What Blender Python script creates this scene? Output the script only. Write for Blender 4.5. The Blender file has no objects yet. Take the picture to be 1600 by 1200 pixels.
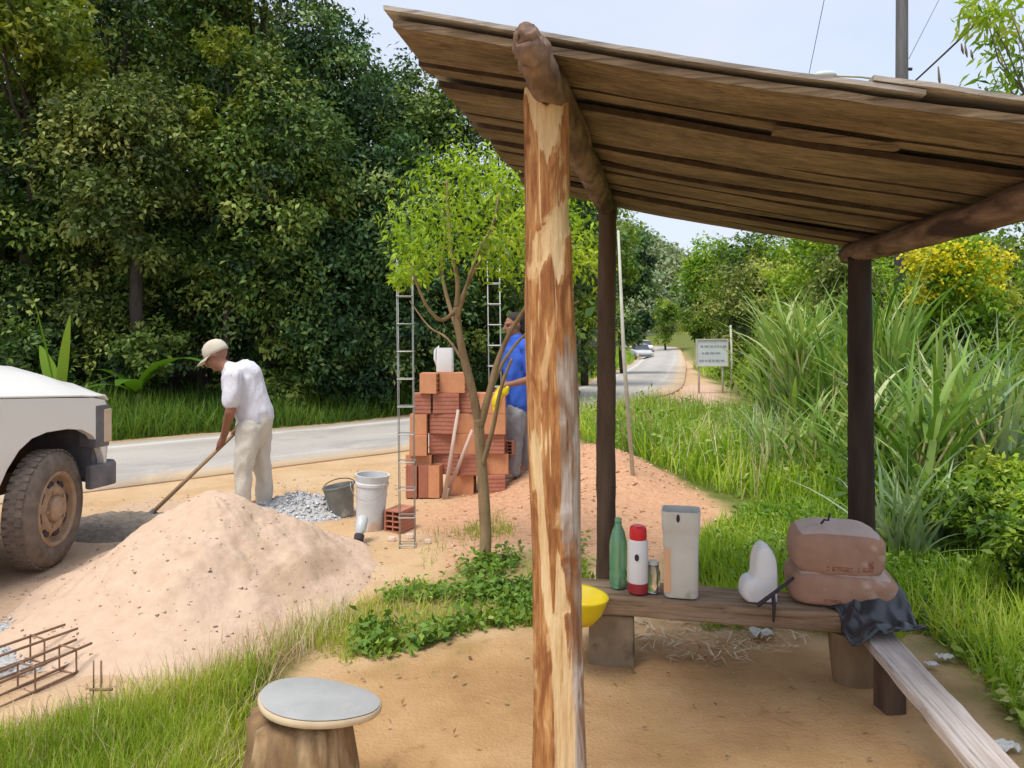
import bpy, bmesh, math, random
import numpy as np
from mathutils import Vector, Matrix, noise as mnoise
random.seed(7); RNG = np.random.default_rng(11)
S = bpy.context.scene
COL = S.collection
F, CX, HY, CH = 1200.0, 800.0, 510.0, 1.55

# ------------------------------------------------------------------ materials
def new_mat(name):
    m = bpy.data.materials.new(name); m.use_nodes = True
    nt = m.node_tree; nt.nodes.clear()
    out = nt.nodes.new('ShaderNodeOutputMaterial')
    b = nt.nodes.new('ShaderNodeBsdfPrincipled')
    nt.links.new(b.outputs[0], out.inputs[0])
    return m, nt, b, out

def N(nt, typ, **kw):
    n = nt.nodes.new('ShaderNode' + typ)
    for k, v in kw.items():
        if k in n.inputs.keys(): n.inputs[k].default_value = v
        else: setattr(n, k, v)
    return n

def c4(c): return (c[0], c[1], c[2], 1.0)

def coords(nt, rotz=0.0, scale=(1, 1, 1)):
    tc = N(nt, 'TexCoord')
    m1 = N(nt, 'Mapping'); m1.inputs['Rotation'].default_value = (0, 0, rotz)
    m2 = N(nt, 'Mapping'); m2.inputs['Scale'].default_value = scale
    nt.links.new(tc.outputs['Object'], m1.inputs[0]); nt.links.new(m1.outputs[0], m2.inputs[0])
    return m2.outputs[0]

def ramp(nt, fac, stops):
    r = N(nt, 'ValToRGB'); e = r.color_ramp.elements
    while len(e) < len(stops): e.new(0.5)
    for el, (p, c) in zip(e, stops): el.position = p; el.color = c4(c)
    nt.links.new(fac, r.inputs[0]); return r.outputs[0]

def mixc(nt, fac, a, b, mode='MIX'):
    m = N(nt, 'Mix', data_type='RGBA', blend_type=mode)
    for sock, v in ((m.inputs[0], fac), (m.inputs[6], a), (m.inputs[7], b)):
        if isinstance(v, (int, float)): sock.default_value = v
        elif isinstance(v, tuple): sock.default_value = c4(v)
        else: nt.links.new(v, sock)
    return m.outputs[2]

def surf(name, c1, c2=None, scale=6.0, stretch=(1, 1, 1), rotz=0.0, rough=0.8, bump=0.15, bdist=0.01, metal=0.0, spec=0.3,
         detail=8.0, lo=0.3, hi=0.7, spots=None, trans=0.0):
    """two-tone noise material with bump; spots = (colour, scale, threshold)"""
    m, nt, b, out = new_mat(name)
    c2 = c2 or tuple(x * 0.8 for x in c1)
    vec = coords(nt, rotz, stretch)
    n = N(nt, 'TexNoise', Scale=scale, Detail=detail, Roughness=0.6); nt.links.new(vec, n.inputs['Vector'])
    col = ramp(nt, n.outputs[0], [(lo, c1), (hi, c2)])
    if spots:
        n2 = N(nt, 'TexNoise', Scale=spots[1], Detail=5.0); nt.links.new(vec, n2.inputs['Vector'])
        f = ramp(nt, n2.outputs[0], [(spots[2], (0, 0, 0)), (spots[2] + 0.08, (1, 1, 1))])
        col = mixc(nt, f, col, spots[0])
    nt.links.new(col, b.inputs['Base Color'])
    b.inputs['Roughness'].default_value = rough; b.inputs['Metallic'].default_value = metal
    b.inputs['Specular IOR Level'].default_value = spec
    if trans: b.inputs['Transmission Weight'].default_value = trans
    if bump:
        bp = N(nt, 'Bump', Strength=bump, Distance=bdist); nt.links.new(n.outputs[0], bp.inputs['Height'])
        nt.links.new(bp.outputs[0], b.inputs['Normal'])
    return m

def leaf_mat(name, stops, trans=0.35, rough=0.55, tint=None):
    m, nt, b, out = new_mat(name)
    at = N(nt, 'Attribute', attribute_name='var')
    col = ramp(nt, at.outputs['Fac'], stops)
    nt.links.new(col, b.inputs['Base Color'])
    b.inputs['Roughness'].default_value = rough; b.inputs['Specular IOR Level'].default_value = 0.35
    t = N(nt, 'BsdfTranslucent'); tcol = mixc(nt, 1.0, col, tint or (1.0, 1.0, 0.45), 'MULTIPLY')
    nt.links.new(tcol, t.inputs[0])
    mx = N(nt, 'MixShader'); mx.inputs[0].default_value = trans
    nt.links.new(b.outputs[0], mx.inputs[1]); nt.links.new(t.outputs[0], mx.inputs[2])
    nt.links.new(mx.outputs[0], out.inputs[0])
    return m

# ------------------------------------------------------------------ objects
LOC = {}
def tag(o, label=None, cat=None, group=None, kind=None):
    if label: o['label'] = label
    if cat: o['category'] = cat
    if group: o['group'] = group
    if kind: o['kind'] = kind
    return o
def thing(name, label, cat, loc, group=None):
    o = bpy.data.objects.new(name, None); COL.objects.link(o); o.location = loc; o.empty_display_size = 0.1
    LOC[o] = Vector(loc); return tag(o, label, cat, group)
def link(name, me, mat, parent=None, loc=None, smooth=False):
    """me holds WORLD coordinates; they are shifted to the parent's (or own) origin"""
    o = bpy.data.objects.new(name, me); COL.objects.link(o)
    org = LOC[parent] if parent is not None else Vector(loc or (0, 0, 0))
    if org.length: me.transform(Matrix.Translation(-org))
    LOC[o] = org
    if parent is not None: o.parent = parent
    else: o.location = org
    for mm in (mat if isinstance(mat, (list, tuple)) else [mat]): me.materials.append(mm)
    if smooth: me.polygons.foreach_set('use_smooth', [True] * len(me.polygons))
    me.update(); return o

def frame(d):
    d = Vector(d).normalized()
    a = Vector((0, 0, 1)) if abs(d.z) < 0.9 else Vector((1, 0, 0))
    x = d.cross(a).normalized(); return x, d.cross(x).normalized(), d

class MB:
    def __init__(s): s.v = []; s.f = []; s.mi = []
    def add(s, v, f, mi=0):
        k = len(s.v); s.v += [tuple(p) for p in v]; s.f += [tuple(i + k for i in q) for q in f]; s.mi += [mi] * len(f); return s
    def box(s, c, size, M=None, mi=0, taper=1.0):
        hx, hy, hz = (q / 2 for q in size); vs = []
        for z in (-1, 1):
            t = taper if z > 0 else 1
            for x, y in ((-1, -1), (1, -1), (1, 1), (-1, 1)): vs.append(Vector((x * hx * t, y * hy * t, z * hz)))
        if M is not None: vs = [M @ p for p in vs]
        c = Vector(c); vs = [p + c for p in vs]
        return s.add(vs, [(3, 2, 1, 0), (4, 5, 6, 7), (0, 1, 5, 4), (1, 2, 6, 5), (2, 3, 7, 6), (3, 0, 4, 7)], mi)
    def tube(s, pts, radii, seg=10, mi=0, cap=True, wob=0.0, seed=0, fine=0.0):
        pts = [Vector(p) for p in pts]; n = len(pts)
        if not isinstance(radii, (list, tuple)): radii = [radii] * n
        vs = []; fs = []; px = None
        for i, p in enumerate(pts):
            d = (pts[min(i + 1, n - 1)] - pts[max(i - 1, 0)])
            if d.length < 1e-9: d = Vector((0, 0, 1))
            d.normalize()
            if px is None: x, y, _ = frame(d)
            else:
                x = (px - d * px.dot(d)); x = x.normalized() if x.length > 1e-6 else frame(d)[0]; y = d.cross(x)
            px = x
            for k in range(seg):
                a = 2 * math.pi * k / seg; r = radii[i]
                if wob: r *= 1 + wob * mnoise.noise(Vector((math.cos(a) * 1.3, math.sin(a) * 1.3, i * 0.45 + seed * 7.1)))
                q = p + (x * math.cos(a) + y * math.sin(a)) * r
                if fine: q += (q - p) * fine * (mnoise.noise(Vector((math.cos(a) * 3.5, math.sin(a) * 3.5, i * 0.22 + seed))) + 0.7 * abs(mnoise.noise(Vector((math.cos(a) * 7, math.sin(a) * 7, i * 0.35 + seed * 2)))))
                vs.append(q)
        for i in range(n - 1):
            for k in range(seg):
                k2 = (k + 1) % seg
                fs.append((i * seg + k, i * seg + k2, (i + 1) * seg + k2, (i + 1) * seg + k))
        if cap:
            fs.append(tuple(range(seg - 1, -1, -1))); fs.append(tuple((n - 1) * seg + k for k in range(seg)))
        return s.add(vs, fs, mi)
    def lathe(s, prof, c, M=None, seg=24, mi=0, sx=1.0, sy=1.0, cap=True):
        vs = []; fs = []; c = Vector(c)
        for r, z in prof:
            for k in range(seg):
                a = 2 * math.pi * k / seg
                p = Vector((r * math.cos(a) * sx, r * math.sin(a) * sy, z))
                if M is not None: p = M @ p
                vs.append(p + c)
        n = len(prof)
        for i in range(n - 1):
            for k in range(seg):
                k2 = (k + 1) % seg
                fs.append((i * seg + k, i * seg + k2, (i + 1) * seg + k2, (i + 1) * seg + k))
        if cap and prof[0][0] > 1e-5: fs.append(tuple(range(seg - 1, -1, -1)))
        if cap and prof[-1][0] > 1e-5: fs.append(tuple((n - 1) * seg + k for k in range(seg)))
        return s.add(vs, fs, mi)
    def prism(s, outline, o, ax, ay, az, depth, mi=0):
        """outline (a,b) in plane ax,ay at origin o, extruded along az by depth (centred)"""
        o, ax, ay, az = Vector(o), Vector(ax), Vector(ay), Vector(az); n = len(outline)
        vs = [o + ax * a + ay * b - az * depth / 2 for a, b in outline] + [o + ax * a + ay * b + az * depth / 2 for a, b in outline]
        fs = [tuple(range(n - 1, -1, -1)), tuple(range(n, 2 * n))] + [(i, (i + 1) % n, (i + 1) % n + n, i + n) for i in range(n)]
        return s.add(vs, fs, mi)
    def mesh(s, name):
        me = bpy.data.meshes.new(name); me.from_pydata(s.v, [], s.f)
        me.polygons.foreach_set('material_index', s.mi)
        bm = bmesh.new(); bm.from_mesh(me); bmesh.ops.recalc_face_normals(bm, faces=bm.faces); bm.to_mesh(me); bm.free()
        return me
    def build(s, name, mat, parent=None, loc=None, smooth=False, bevel=0.0, bseg=2, auto=None):
        o = link(name, s.mesh(name), mat, parent, loc, smooth)
        if bevel:
            b = o.modifiers.new('bevel', 'BEVEL'); b.width = bevel; b.segments = bseg; b.limit_method = 'ANGLE'; b.angle_limit = 0.6
        if auto:
            o.data.polygons.foreach_set('use_smooth', [True] * len(o.data.polygons)); o.data.set_sharp_from_angle(angle=auto)
        return o

def bake(o):
    """replace a modified object's mesh by its evaluated one"""
    dg = bpy.context.evaluated_depsgraph_get(); me = bpy.data.meshes.new_from_object(o.evaluated_get(dg))
    o.modifiers.clear(); old = o.data; o.data = me; bpy.data.meshes.remove(old); return o

def organic(name, caps, mat, parent, voxel=0.012, smooth=4, wrinkle=0.0, wscale=9.0, wstretch=(1, 1, 1), loc=None):
    """one continuous surface grown round tapered capsules (p0,r0,p1,r1) and ellipsoids (c,(rx,ry,rz),matrix)"""
    mb = MB()
    for c in caps:
        if len(c) == 4:
            p0, r0, p1, r1 = Vector(c[0]), c[1], Vector(c[2]), c[3]
            d = (p1 - p0); L = d.length; d = d / L if L > 1e-9 else Vector((0, 0, 1))
            pts = []; rr = []
            for a in (-88, -60, -30, 0): pts.append(p0 + d * r0 * math.sin(math.radians(a))); rr.append(r0 * math.cos(math.radians(a)))
            for a in (0, 30, 60, 88): pts.append(p1 + d * r1 * math.sin(math.radians(a))); rr.append(r1 * math.cos(math.radians(a)))
            mb.tube(pts, rr, 14)
        else:
            ce, r, M = c; k = len(mb.v)
            prof = [(math.cos(math.radians(a)), math.sin(math.radians(a))) for a in range(-88, 89, 16)]
            m3 = (M or Matrix.Identity(3)) @ Matrix.Diagonal(Vector(r))
            mb.lathe(prof, ce, m3, 16)
    o = link(name, mb.mesh(name), mat, parent, loc)
    rm = o.modifiers.new('r', 'REMESH'); rm.mode = 'VOXEL'; rm.voxel_size = voxel
    sm = o.modifiers.new('s', 'SMOOTH'); sm.iterations = smooth; sm.factor = 0.5
    bake(o); me = o.data
    if wrinkle:
        st = Vector(wstretch)
        for v in me.vertices:
            p = Vector((v.co.x * st.x, v.co.y * st.y, v.co.z * st.z)) * wscale
            v.co += v.normal * wrinkle * (0.7 * mnoise.noise(p) + 0.9 * (0.35 - abs(mnoise.noise(p * 1.25 + Vector((3, 1, 7))))) + 0.3 * mnoise.noise(p * 2.6))
    me.polygons.foreach_set('use_smooth', [True] * len(me.polygons)); me.update()
    if not me.materials: me.materials.append(mat)
    return o

# ------------------------------------------------------------------ terrain
def smooth01(t): t = np.clip(t, 0, 1); return t * t * (3 - 2 * t)
def prof_z(y):
    y = np.asarray(y, float)
    z = np.where(y < 9, 0.0, -0.026 * (np.clip(y, 9, 85) - 9))
    return z + np.where(y > 85, 0.030 * (np.clip(y, 85, 400) - 85) , 0.0)
def ray_pt(px, py):
    dx, dz = (px - CX) / F, -(py - HY) / F
    y = 0.6; 
    while y < 400:
        if CH + dz * y <= float(prof_z(y)): break
        y += 0.02 if y < 20 else 0.2
    return Vector((dx * y, y, float(prof_z(y))))
def P(px, py, d): return Vector(((px - CX) / F * d, d, CH - (py - HY) / F * d))
ROAD_L = [(-900, 792), (-400, 748), (0, 710), (170, 694), (400, 674), (620, 654), (800, 628), (900, 606), (945, 590), (985, 571), (1000, 560), (1006, 552), (1000, 546), (960, 541)]
ROAD_R = [(-900, 902), (-400, 838), (0, 789), (170, 766), (400, 736), (640, 705), (790, 678), (905, 650), (990, 629), (1060, 610), (1071, 586), (1071, 567), (1066, 555), (1057, 547)]
def spline(pts, per=6):
    out = []; n = len(pts)
    for i in range(n - 1):
        p0, p1, p2, p3 = pts[max(i - 1, 0)], pts[i], pts[i + 1], pts[min(i + 2, n - 1)]
        for k in range(per):
            t = k / per
            out.append(0.5 * ((2 * p1) + (p2 - p0) * t + (2 * p0 - 5 * p1 + 4 * p2 - p3) * t * t + (3 * p1 - p0 - 3 * p2 + p3) * t ** 3))
    out.append(pts[-1]); return out
RL = spline([ray_pt(*p) for p in ROAD_L]); RR = spline([ray_pt(*p) for p in ROAD_R])
RLa = np.array([p[:2] for p in RL]); RRa = np.array([p[:2] for p in RR])
ROADPOLY = np.vstack([RLa, RRa[::-1]])
def pip(poly, x, y):
    poly = np.asarray(poly); ins = np.zeros(np.shape(x), bool); n = len(poly)
    for i in range(n):
        x1, y1 = poly[i]; x2, y2 = poly[(i + 1) % n]
        if y1 == y2: continue
        c = ((y1 > y) != (y2 > y)) & (x < (x2 - x1) * (y - y1) / (y2 - y1) + x1); ins ^= c
    return ins
def dline(poly, x, y, closed=True):
    poly = np.asarray(poly); n = len(poly); best = np.full(np.shape(x), 1e9)
    for i in range(n if closed else n - 1):
        a = poly[i]; b = poly[(i + 1) % n]; d = b - a; L = d @ d + 1e-12
        t = np.clip(((x - a[0]) * d[0] + (y - a[1]) * d[1]) / L, 0, 1)
        best = np.minimum(best, np.hypot(x - a[0] - t * d[0], y - a[1] - t * d[1]))
    return best
def sdist(poly, x, y):
    d = dline(poly, x, y); return np.where(pip(poly, x, y), d, -d)
def vnoise(x, y, s, seed=0):
    """cheap smooth value noise on arrays"""
    x = np.asarray(x) * s + seed * 17.3; y = np.asarray(y) * s + seed * 9.1
    xi = np.floor(x).astype(np.int64); yi = np.floor(y).astype(np.int64); fx = smooth01(x - xi); fy = smooth01(y - yi)
    def h(a, b):
        n = (a * 374761393 + b * 668265263 + seed * 144665) & 0x7fffffff
        n = ((n ^ (n >> 13)) * 1274126177) & 0x7fffffff
        return ((n ^ (n >> 16)) & 0xffff) / 65535.0
    return (h(xi, yi) * (1 - fx) + h(xi + 1, yi) * fx) * (1 - fy) + (h(xi, yi + 1) * (1 - fx) + h(xi + 1, yi + 1) * fx) * fy - 0.5
# everything on the far (left) side of the road
LEFTPOLY = np.vstack([RLa, [[-20, 160], [-200, 160], [-200, 2]]])
def gz(x, y):
    x = np.asarray(x, float); y = np.asarray(y, float)
    z = prof_z(y)
    inl = pip(LEFTPOLY, x, y); dl = dline(RLa, x, y, False)
    rise = np.where(inl, 0.30 * smooth01((dl - 0.3) / 2.0) + 0.34 * np.clip(dl - 3.2, 0, 22), 0.0)  # hillside behind the trees, added to block sky light from behind
    rise = np.minimum(rise, 8.0)
    z = z + rise
    # gentle bank on the right, far from the shed
    z = z + 0.10 * np.clip(x - 6.5 - 0.12 * y, 0, 30) * smooth01((y - 2) / 6)
    return z
def gzf(x, y): return float(gz(np.array([x]), np.array([y]))[0])
def G(px, py):
    """ground point under a pixel"""
    dx, dz = (px - CX) / F, -(py - HY) / F
    ys = np.concatenate([np.arange(0.6, 20, 0.01), np.arange(20, 300, 0.1)])
    hit = np.nonzero(CH + dz * ys <= gz(dx * ys, ys))[0]
    y = ys[hit[0]] if len(hit) else 300.0
    return Vector((dx * y, y, gzf(dx * y, y)))
def poly_px(pts): return np.array([ray_pt(*p)[:2] for p in pts])
GR_FRONT = poly_px([(-500, 1400), (-300, 1260), (-40, 1165), (110, 1120), (250, 1085), (370, 1045), (440, 1000), (500, 965), (545, 955), (500, 1005), (455, 1060), (420, 1100), (425, 1200), (440, 1500)])
GR_WEED = poly_px([(470, 1010), (530, 960), (600, 925), (700, 895), (780, 872), (850, 858), (905, 850), (930, 960), (850, 985), (770, 982), (690, 1003), (600, 1030), (530, 1040)])
GR_RIGHT = poly_px([(895, 652), (1010, 640), (1120, 650), (1250, 645), (1700, 640), (2600, 800), (3000, 1600), (1790, 1420), (1640, 1200), (1500, 1060), (1440, 1000), (1380, 950), (1240, 945), (1130, 935), (1080, 920), (1075, 850), (1150, 812), (1090, 770), (1010, 745), (960, 715), (900, 690)])
RED = poly_px([(650, 800), (770, 745), (850, 690), (905, 685), (980, 715), (1040, 742), (1140, 800), (1170, 850), (1000, 880), (840, 860), (700, 890)])
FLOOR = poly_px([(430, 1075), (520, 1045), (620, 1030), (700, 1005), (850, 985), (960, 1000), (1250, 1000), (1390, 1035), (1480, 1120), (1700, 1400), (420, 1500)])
SAND = poly_px([(-400, 900), (60, 860), (200, 790), (300, 780), (450, 800), (560, 925), (520, 975), (420, 1020), (200, 1060), (-100, 1100), (-500, 1100)])
SHOULDER = poly_px([(1062, 612), (1072, 583), (1085, 572), (1130, 585), (1135, 640), (1055, 648)])
# ------------------------------------------------------------------ foliage helpers (numpy)
def np_mesh(name, V, quads=None, tris=None, var_q=None, var_t=None):
    me = bpy.data.meshes.new(name)
    nq = 0 if quads is None else len(quads); ntr = 0 if tris is None else len(tris)
    me.vertices.add(len(V)); me.vertices.foreach_set('co', np.asarray(V, np.float32).ravel())
    loops = []; starts = []; tot = []
    if nq: loops.append(np.asarray(quads).ravel()); starts.append(np.arange(nq) * 4); tot.append(np.full(nq, 4))
    if ntr: loops.append(np.asarray(tris).ravel()); starts.append(nq * 4 + np.arange(ntr) * 3); tot.append(np.full(ntr, 3))
    loops = np.concatenate(loops).astype(np.int32)
    me.loops.add(len(loops)); me.loops.foreach_set('vertex_index', loops)
    me.polygons.add(nq + ntr)
    me.polygons.foreach_set('loop_start', np.concatenate(starts).astype(np.int32))
    me.polygons.foreach_set('loop_total', np.concatenate(tot).astype(np.int32))
    me.update(calc_edges=True)
    var = np.concatenate([a for a in (var_q, var_t) if a is not None])
    at = me.attributes.new('var', 'FLOAT', 'FACE'); at.data.foreach_set('value', var.astype(np.float32))
    return me

def unit(a): return a / (np.linalg.norm(a, axis=1, keepdims=True) + 1e-9)
def leaves(C, out, size, aspect, var, droop=0.3, up=0.5, jitter=0.8):
    """C (n,3) positions, out (n,3) outward dirs -> arrays of folded 6-point leaves (2 quads each)"""
    n = len(C); r = RNG.normal(size=(n, 3)) * jitter
    nor = unit(out * 0.6 + np.array([0, 0, up]) + r)
    ax = unit(np.cross(nor, RNG.normal(size=(n, 3))) + out * 0.5 - np.array([0, 0, droop]))
    side = unit(np.cross(nor, ax)); nor = np.cross(ax, side)
    L = (size * RNG.uniform(0.5, 1.5, n))[:, None]; W = L * aspect
    base = C; tip = C + ax * L - nor * L * 0.12
    m = C + ax * L * 0.45
    l = m + side * W * 0.5 + nor * W * 0.12; rr = m - side * W * 0.5 + nor * W * 0.12
    V = np.stack([base, l, tip, rr], 1).reshape(-1, 3)
    q = np.arange(n)[:, None] * 4 + np.array([0, 1, 2, 3])
    return V, q, var
def merge(parts):
    Vs, Qs, Rs = [], [], []; k = 0
    for V, q, var in parts: Vs.append(V); Qs.append(q + k); Rs.append(var); k += len(V)
    return np.vstack(Vs), np.vstack(Qs), np.concatenate(Rs)

def crown(lobes, tufts, per, size, aspect=0.5, spread=0.28, droop=0.3, up=0.5, flat=0.75, var_lobe=0.22, gap=0.0, var_leaf=0.085):
    """lobes [(centre, (rx,ry,rz))]; each carries `tufts` twig tufts with `per` leaves each"""
    parts = []
    for c, r in lobes:
        c = np.array(c); r = np.array(r); vl = RNG.normal() * var_lobe
        nt = max(3, int(tufts * RNG.uniform(0.8, 1.2)))
        d = unit(RNG.normal(size=(nt, 3))); d[:, 2] = np.where(d[:, 2] < -0.5, -d[:, 2] * 0.4, d[:, 2]); d = unit(d)
        rad = RNG.uniform(0.55, 1.08, nt) ** 0.6
        tc = c + d * r * rad[:, None]
        rr = r.mean()
        n = nt * per
        idx = np.repeat(np.arange(nt), per)
        off = RNG.normal(size=(n, 3)) * rr * spread; off[:, 2] *= flat
        C = tc[idx] + off
        out = unit(d[idx] + 0.6 * unit(off))
        tv = RNG.normal(size=nt) * 0.13
        var = np.clip(0.45 + vl + tv[idx] + RNG.normal(size=n) * var_leaf, 0, 1)
        parts.append(leaves(C, out, np.full(n, size), aspect, var, droop, up))
    return merge(parts)

def lobes_in(c, r, n, lr=0.38, shell=0.72, top=0.2):
    out = []
    for i in range(n):
        d = RNG.normal(size=3); d /= np.linalg.norm(d)
        if d[2] < -0.55: d[2] *= -0.5
        s = shell * RNG.uniform(0.55, 1.1); k = lr * RNG.uniform(0.7, 1.25)
        out.append((np.array(c) + d * np.array(r) * s, (r[0] * k, r[1] * k, r[2] * k * 0.85)))
    return out

def limb(mb, a, b, r0, r1, seg=7, n=5, wob=0.15, seed=1):
    a, b = Vector(a), Vector(b); L = (b - a).length; pts = []
    for i in range(n + 1):
        t = i / n; p = a.lerp(b, t)
        if 0 < i < n: p += Vector((mnoise.noise(p * 1.7 + Vector((seed, 0, 0))), mnoise.noise(p * 1.7 + Vector((0, seed, 3))), 0.3 * mnoise.noise(p * 2 + Vector((0, 9, seed))))) * L * wob
        pts.append(p)
    mb.tube(pts, [r0 + (r1 - r0) * i / n for i in range(n + 1)], seg, wob=0.12, seed=seed)
    return pts

def tree(name, label, cat, base, cc, cr, mat, bark, nl=16, tufts=14, per=30, size=0.13, aspect=0.5, trunk=0.16, group=None, lr=0.38, limbs=7, extra=None, spread=0.28, **kw):
    base = Vector(base); root = thing(name, label, cat, base, group)
    lobes = lobes_in(cc, cr, nl, lr) + (extra or [])
    V, q, var = crown(lobes, tufts, per, size, aspect, spread, **kw)
    link('crown', np_mesh('crown', V, q, None, var), mat, root)
    mb = MB(); top = Vector(cc) - Vector((0, 0, cr[2] * 0.25))
    pts = limb(mb, base - Vector((0, 0, 0.15)), top, trunk, trunk * 0.5, 9, 7, 0.05, random.random() * 9)
    for c, r in lobes[:limbs]:
        limb(mb, pts[random.choice((3, 4, 5))], Vector(c), trunk * 0.38, trunk * 0.1, 6, 5, 0.12, random.random() * 9)
    mb.build('trunk', bark, root, smooth=True)
    return root

def ribbons(B, az, length, width, lean, curl, segs=4, twist=0.3, var=None, wprof='blade', fold=0.0):
    """curved blades. B (n,3) base, az azimuth, lean start angle from vertical, curl total added angle"""
    n = len(B); length = np.broadcast_to(length, n); width = np.broadcast_to(width, n)
    h = np.stack([np.cos(az), np.sin(az), np.zeros(n)], 1)
    p = B.copy(); rows = []
    sidea = az + np.pi / 2 + RNG.normal(size=n) * twist
    sd = np.stack([np.cos(sidea), np.sin(sidea), np.zeros(n)], 1)
    for i in range(segs + 1):
        t = i / segs
        if wprof == 'blade': w = (1 - t ** 1.8) * (0.55 + 0.45 * min(1, t * 4)) 
        else: w = math.sin(math.pi * min(0.985, 0.06 + t * 0.94)) ** 0.7
        w = max(w, 0.02)
        off = sd * (width * w * 0.5)[:, None]
        rows.append(np.stack([p - off, p + off], 1))
        ang = lean + curl * (i + 0.5) / segs
        step = (length / segs)[:, None]
        p = p + (h * np.sin(ang)[:, None] + np.array([0, 0, 1.0]) * np.cos(ang)[:, None]) * step
    V = np.stack(rows, 1).reshape(-1, 3)            # n, segs+1, 2
    k = (segs + 1) * 2
    q = []
    for i in range(segs):
        a = i * 2; q.append(np.stack([np.arange(n) * k + a, np.arange(n) * k + a + 1, np.arange(n) * k + a + 3, np.arange(n) * k + a + 2], 1))
    Q = np.stack(q, 1).reshape(-1, 4)
    if var is None: var = RNG.uniform(0.15, 0.85, n)
    return V, Q, np.repeat(var, segs)

def scatter(poly, n, dens=None):
    poly = np.asarray(poly); lo = poly.min(0); hi = poly.max(0); xs = []; ys = []; tot = 0
    for _ in range(400):
        x = RNG.uniform(lo[0], hi[0], n); y = RNG.uniform(lo[1], hi[1], n); k = pip(poly, x, y)
        if dens is not None: k &= RNG.random(n) < dens(x, y)
        xs.append(x[k]); ys.append(y[k]); tot += k.sum()
        if tot >= n: break
    x = np.concatenate(xs)[:n]; y = np.concatenate(ys)[:n]; return x, y

def grass(name, poly, n, h, w, mat, label, lean=0.25, curl=0.9, dens=None, cat='grass', segs=3, varf=None, kind='stuff', zoff=0.0):
    x, y = scatter(poly, n, dens); n = len(x)
    hh = RNG.uniform(h[0], h[1], n) * (0.75 + 0.6 * (vnoise(x, y, 1.6, 3) + 0.5))
    B = np.stack([x, y, gz(x, y) - 0.01 + zoff], 1)
    var = np.clip(0.5 + 0.8 * vnoise(x, y, 1.7, 5) + RNG.normal(size=n) * 0.16, 0, 1)
    V, Q, vr = ribbons(B, RNG.uniform(0, 2 * np.pi, n), hh, RNG.uniform(w[0], w[1], n), np.abs(RNG.normal(size=n)) * lean, np.abs(RNG.normal(size=n)) * curl, segs, 0.5, var)
    o = link(name, np_mesh(name, V, Q, None, vr), mat)
    return tag(o, label, cat, kind=kind)

def weeds(name, poly, n, per, h, size, aspect, mat, label, cat='weeds', dens=None, zoff=0.0, rad=0.06):
    """low broad-leaved plants: n plants of `per` leaves"""
    x, y = scatter(poly, n, dens); n = len(x)
    ph = RNG.uniform(h[0], h[1], n) * (0.6 + 0.9 * (vnoise(x, y, 1.3, 8) + 0.5))
    idx = np.repeat(np.arange(n), per); m = len(idx)
    t = RNG.random(m); a = RNG.uniform(0, 2 * np.pi, m); r = rad * np.sqrt(RNG.random(m)) * (0.5 + t)
    C = np.stack([x[idx] + np.cos(a) * r, y[idx] + np.sin(a) * r, gz(x, y)[idx] + ph[idx] * t + 0.01 + zoff], 1)
    out = np.stack([np.cos(a), np.sin(a), 0.5 + 0 * a], 1)
    pv = 0.5 + 0.5 * vnoise(x, y, 1.4, 6) + RNG.normal(size=n) * 0.13
    var = np.clip(pv[idx] + RNG.normal(size=m) * 0.12, 0, 1)
    V, q, v = leaves(C, unit(out), np.full(m, size), aspect, var, 0.15, 0.8, 0.5)
    o = link(name, np_mesh(name, V, q, None, v), mat)
    return tag(o, label, cat, kind='stuff')

def cane(name, label, cat, base, n, length, width, mat, spread=0.12, lean=0.22, curl=1.3, group=None, stalk=None, az=None, segs=8, varc=0.5):
    """a clump of long arching blades"""
    base = Vector(base); root = thing(name, label, cat, base, group)
    a = RNG.uniform(0, 2 * np.pi, n) if az is None else RNG.normal(az[0], az[1], n)
    r = spread * np.sqrt(RNG.random(n)); a2 = RNG.uniform(0, 2 * np.pi, n)
    zz = RNG.random(n) * (stalk or 0.0)
    B = np.stack([base.x + np.cos(a2) * r, base.y + np.sin(a2) * r, base.z + zz - 0.03], 1)
    V, Q, vr = ribbons(B, a, length * RNG.uniform(0.5, 1.1, n), width * RNG.uniform(0.6, 1.2, n), np.abs(RNG.normal(size=n)) * lean, curl * RNG.uniform(0.2, 1.25, n), segs, 0.9, np.clip(RNG.normal(varc, 0.2, n), 0, 1), 'blade')
    link('blades', np_mesh('blades', V, Q, None, vr), mat, root)
    if stalk:
        mb = MB()
        for i in range(min(9, n // 6)):
            k = int(RNG.integers(n)); p = Vector(B[k]); p.z = base.z - 0.05
            mb.tube([p, p + Vector((RNG.normal() * 0.03, RNG.normal() * 0.03, stalk * 0.6)), p + Vector((RNG.normal() * 0.08, RNG.normal() * 0.08, stalk * 1.1))], [0.014, 0.012, 0.008], 6)
        mb.build('stalks', M['stalk'], root, smooth=True)
    return root
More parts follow.
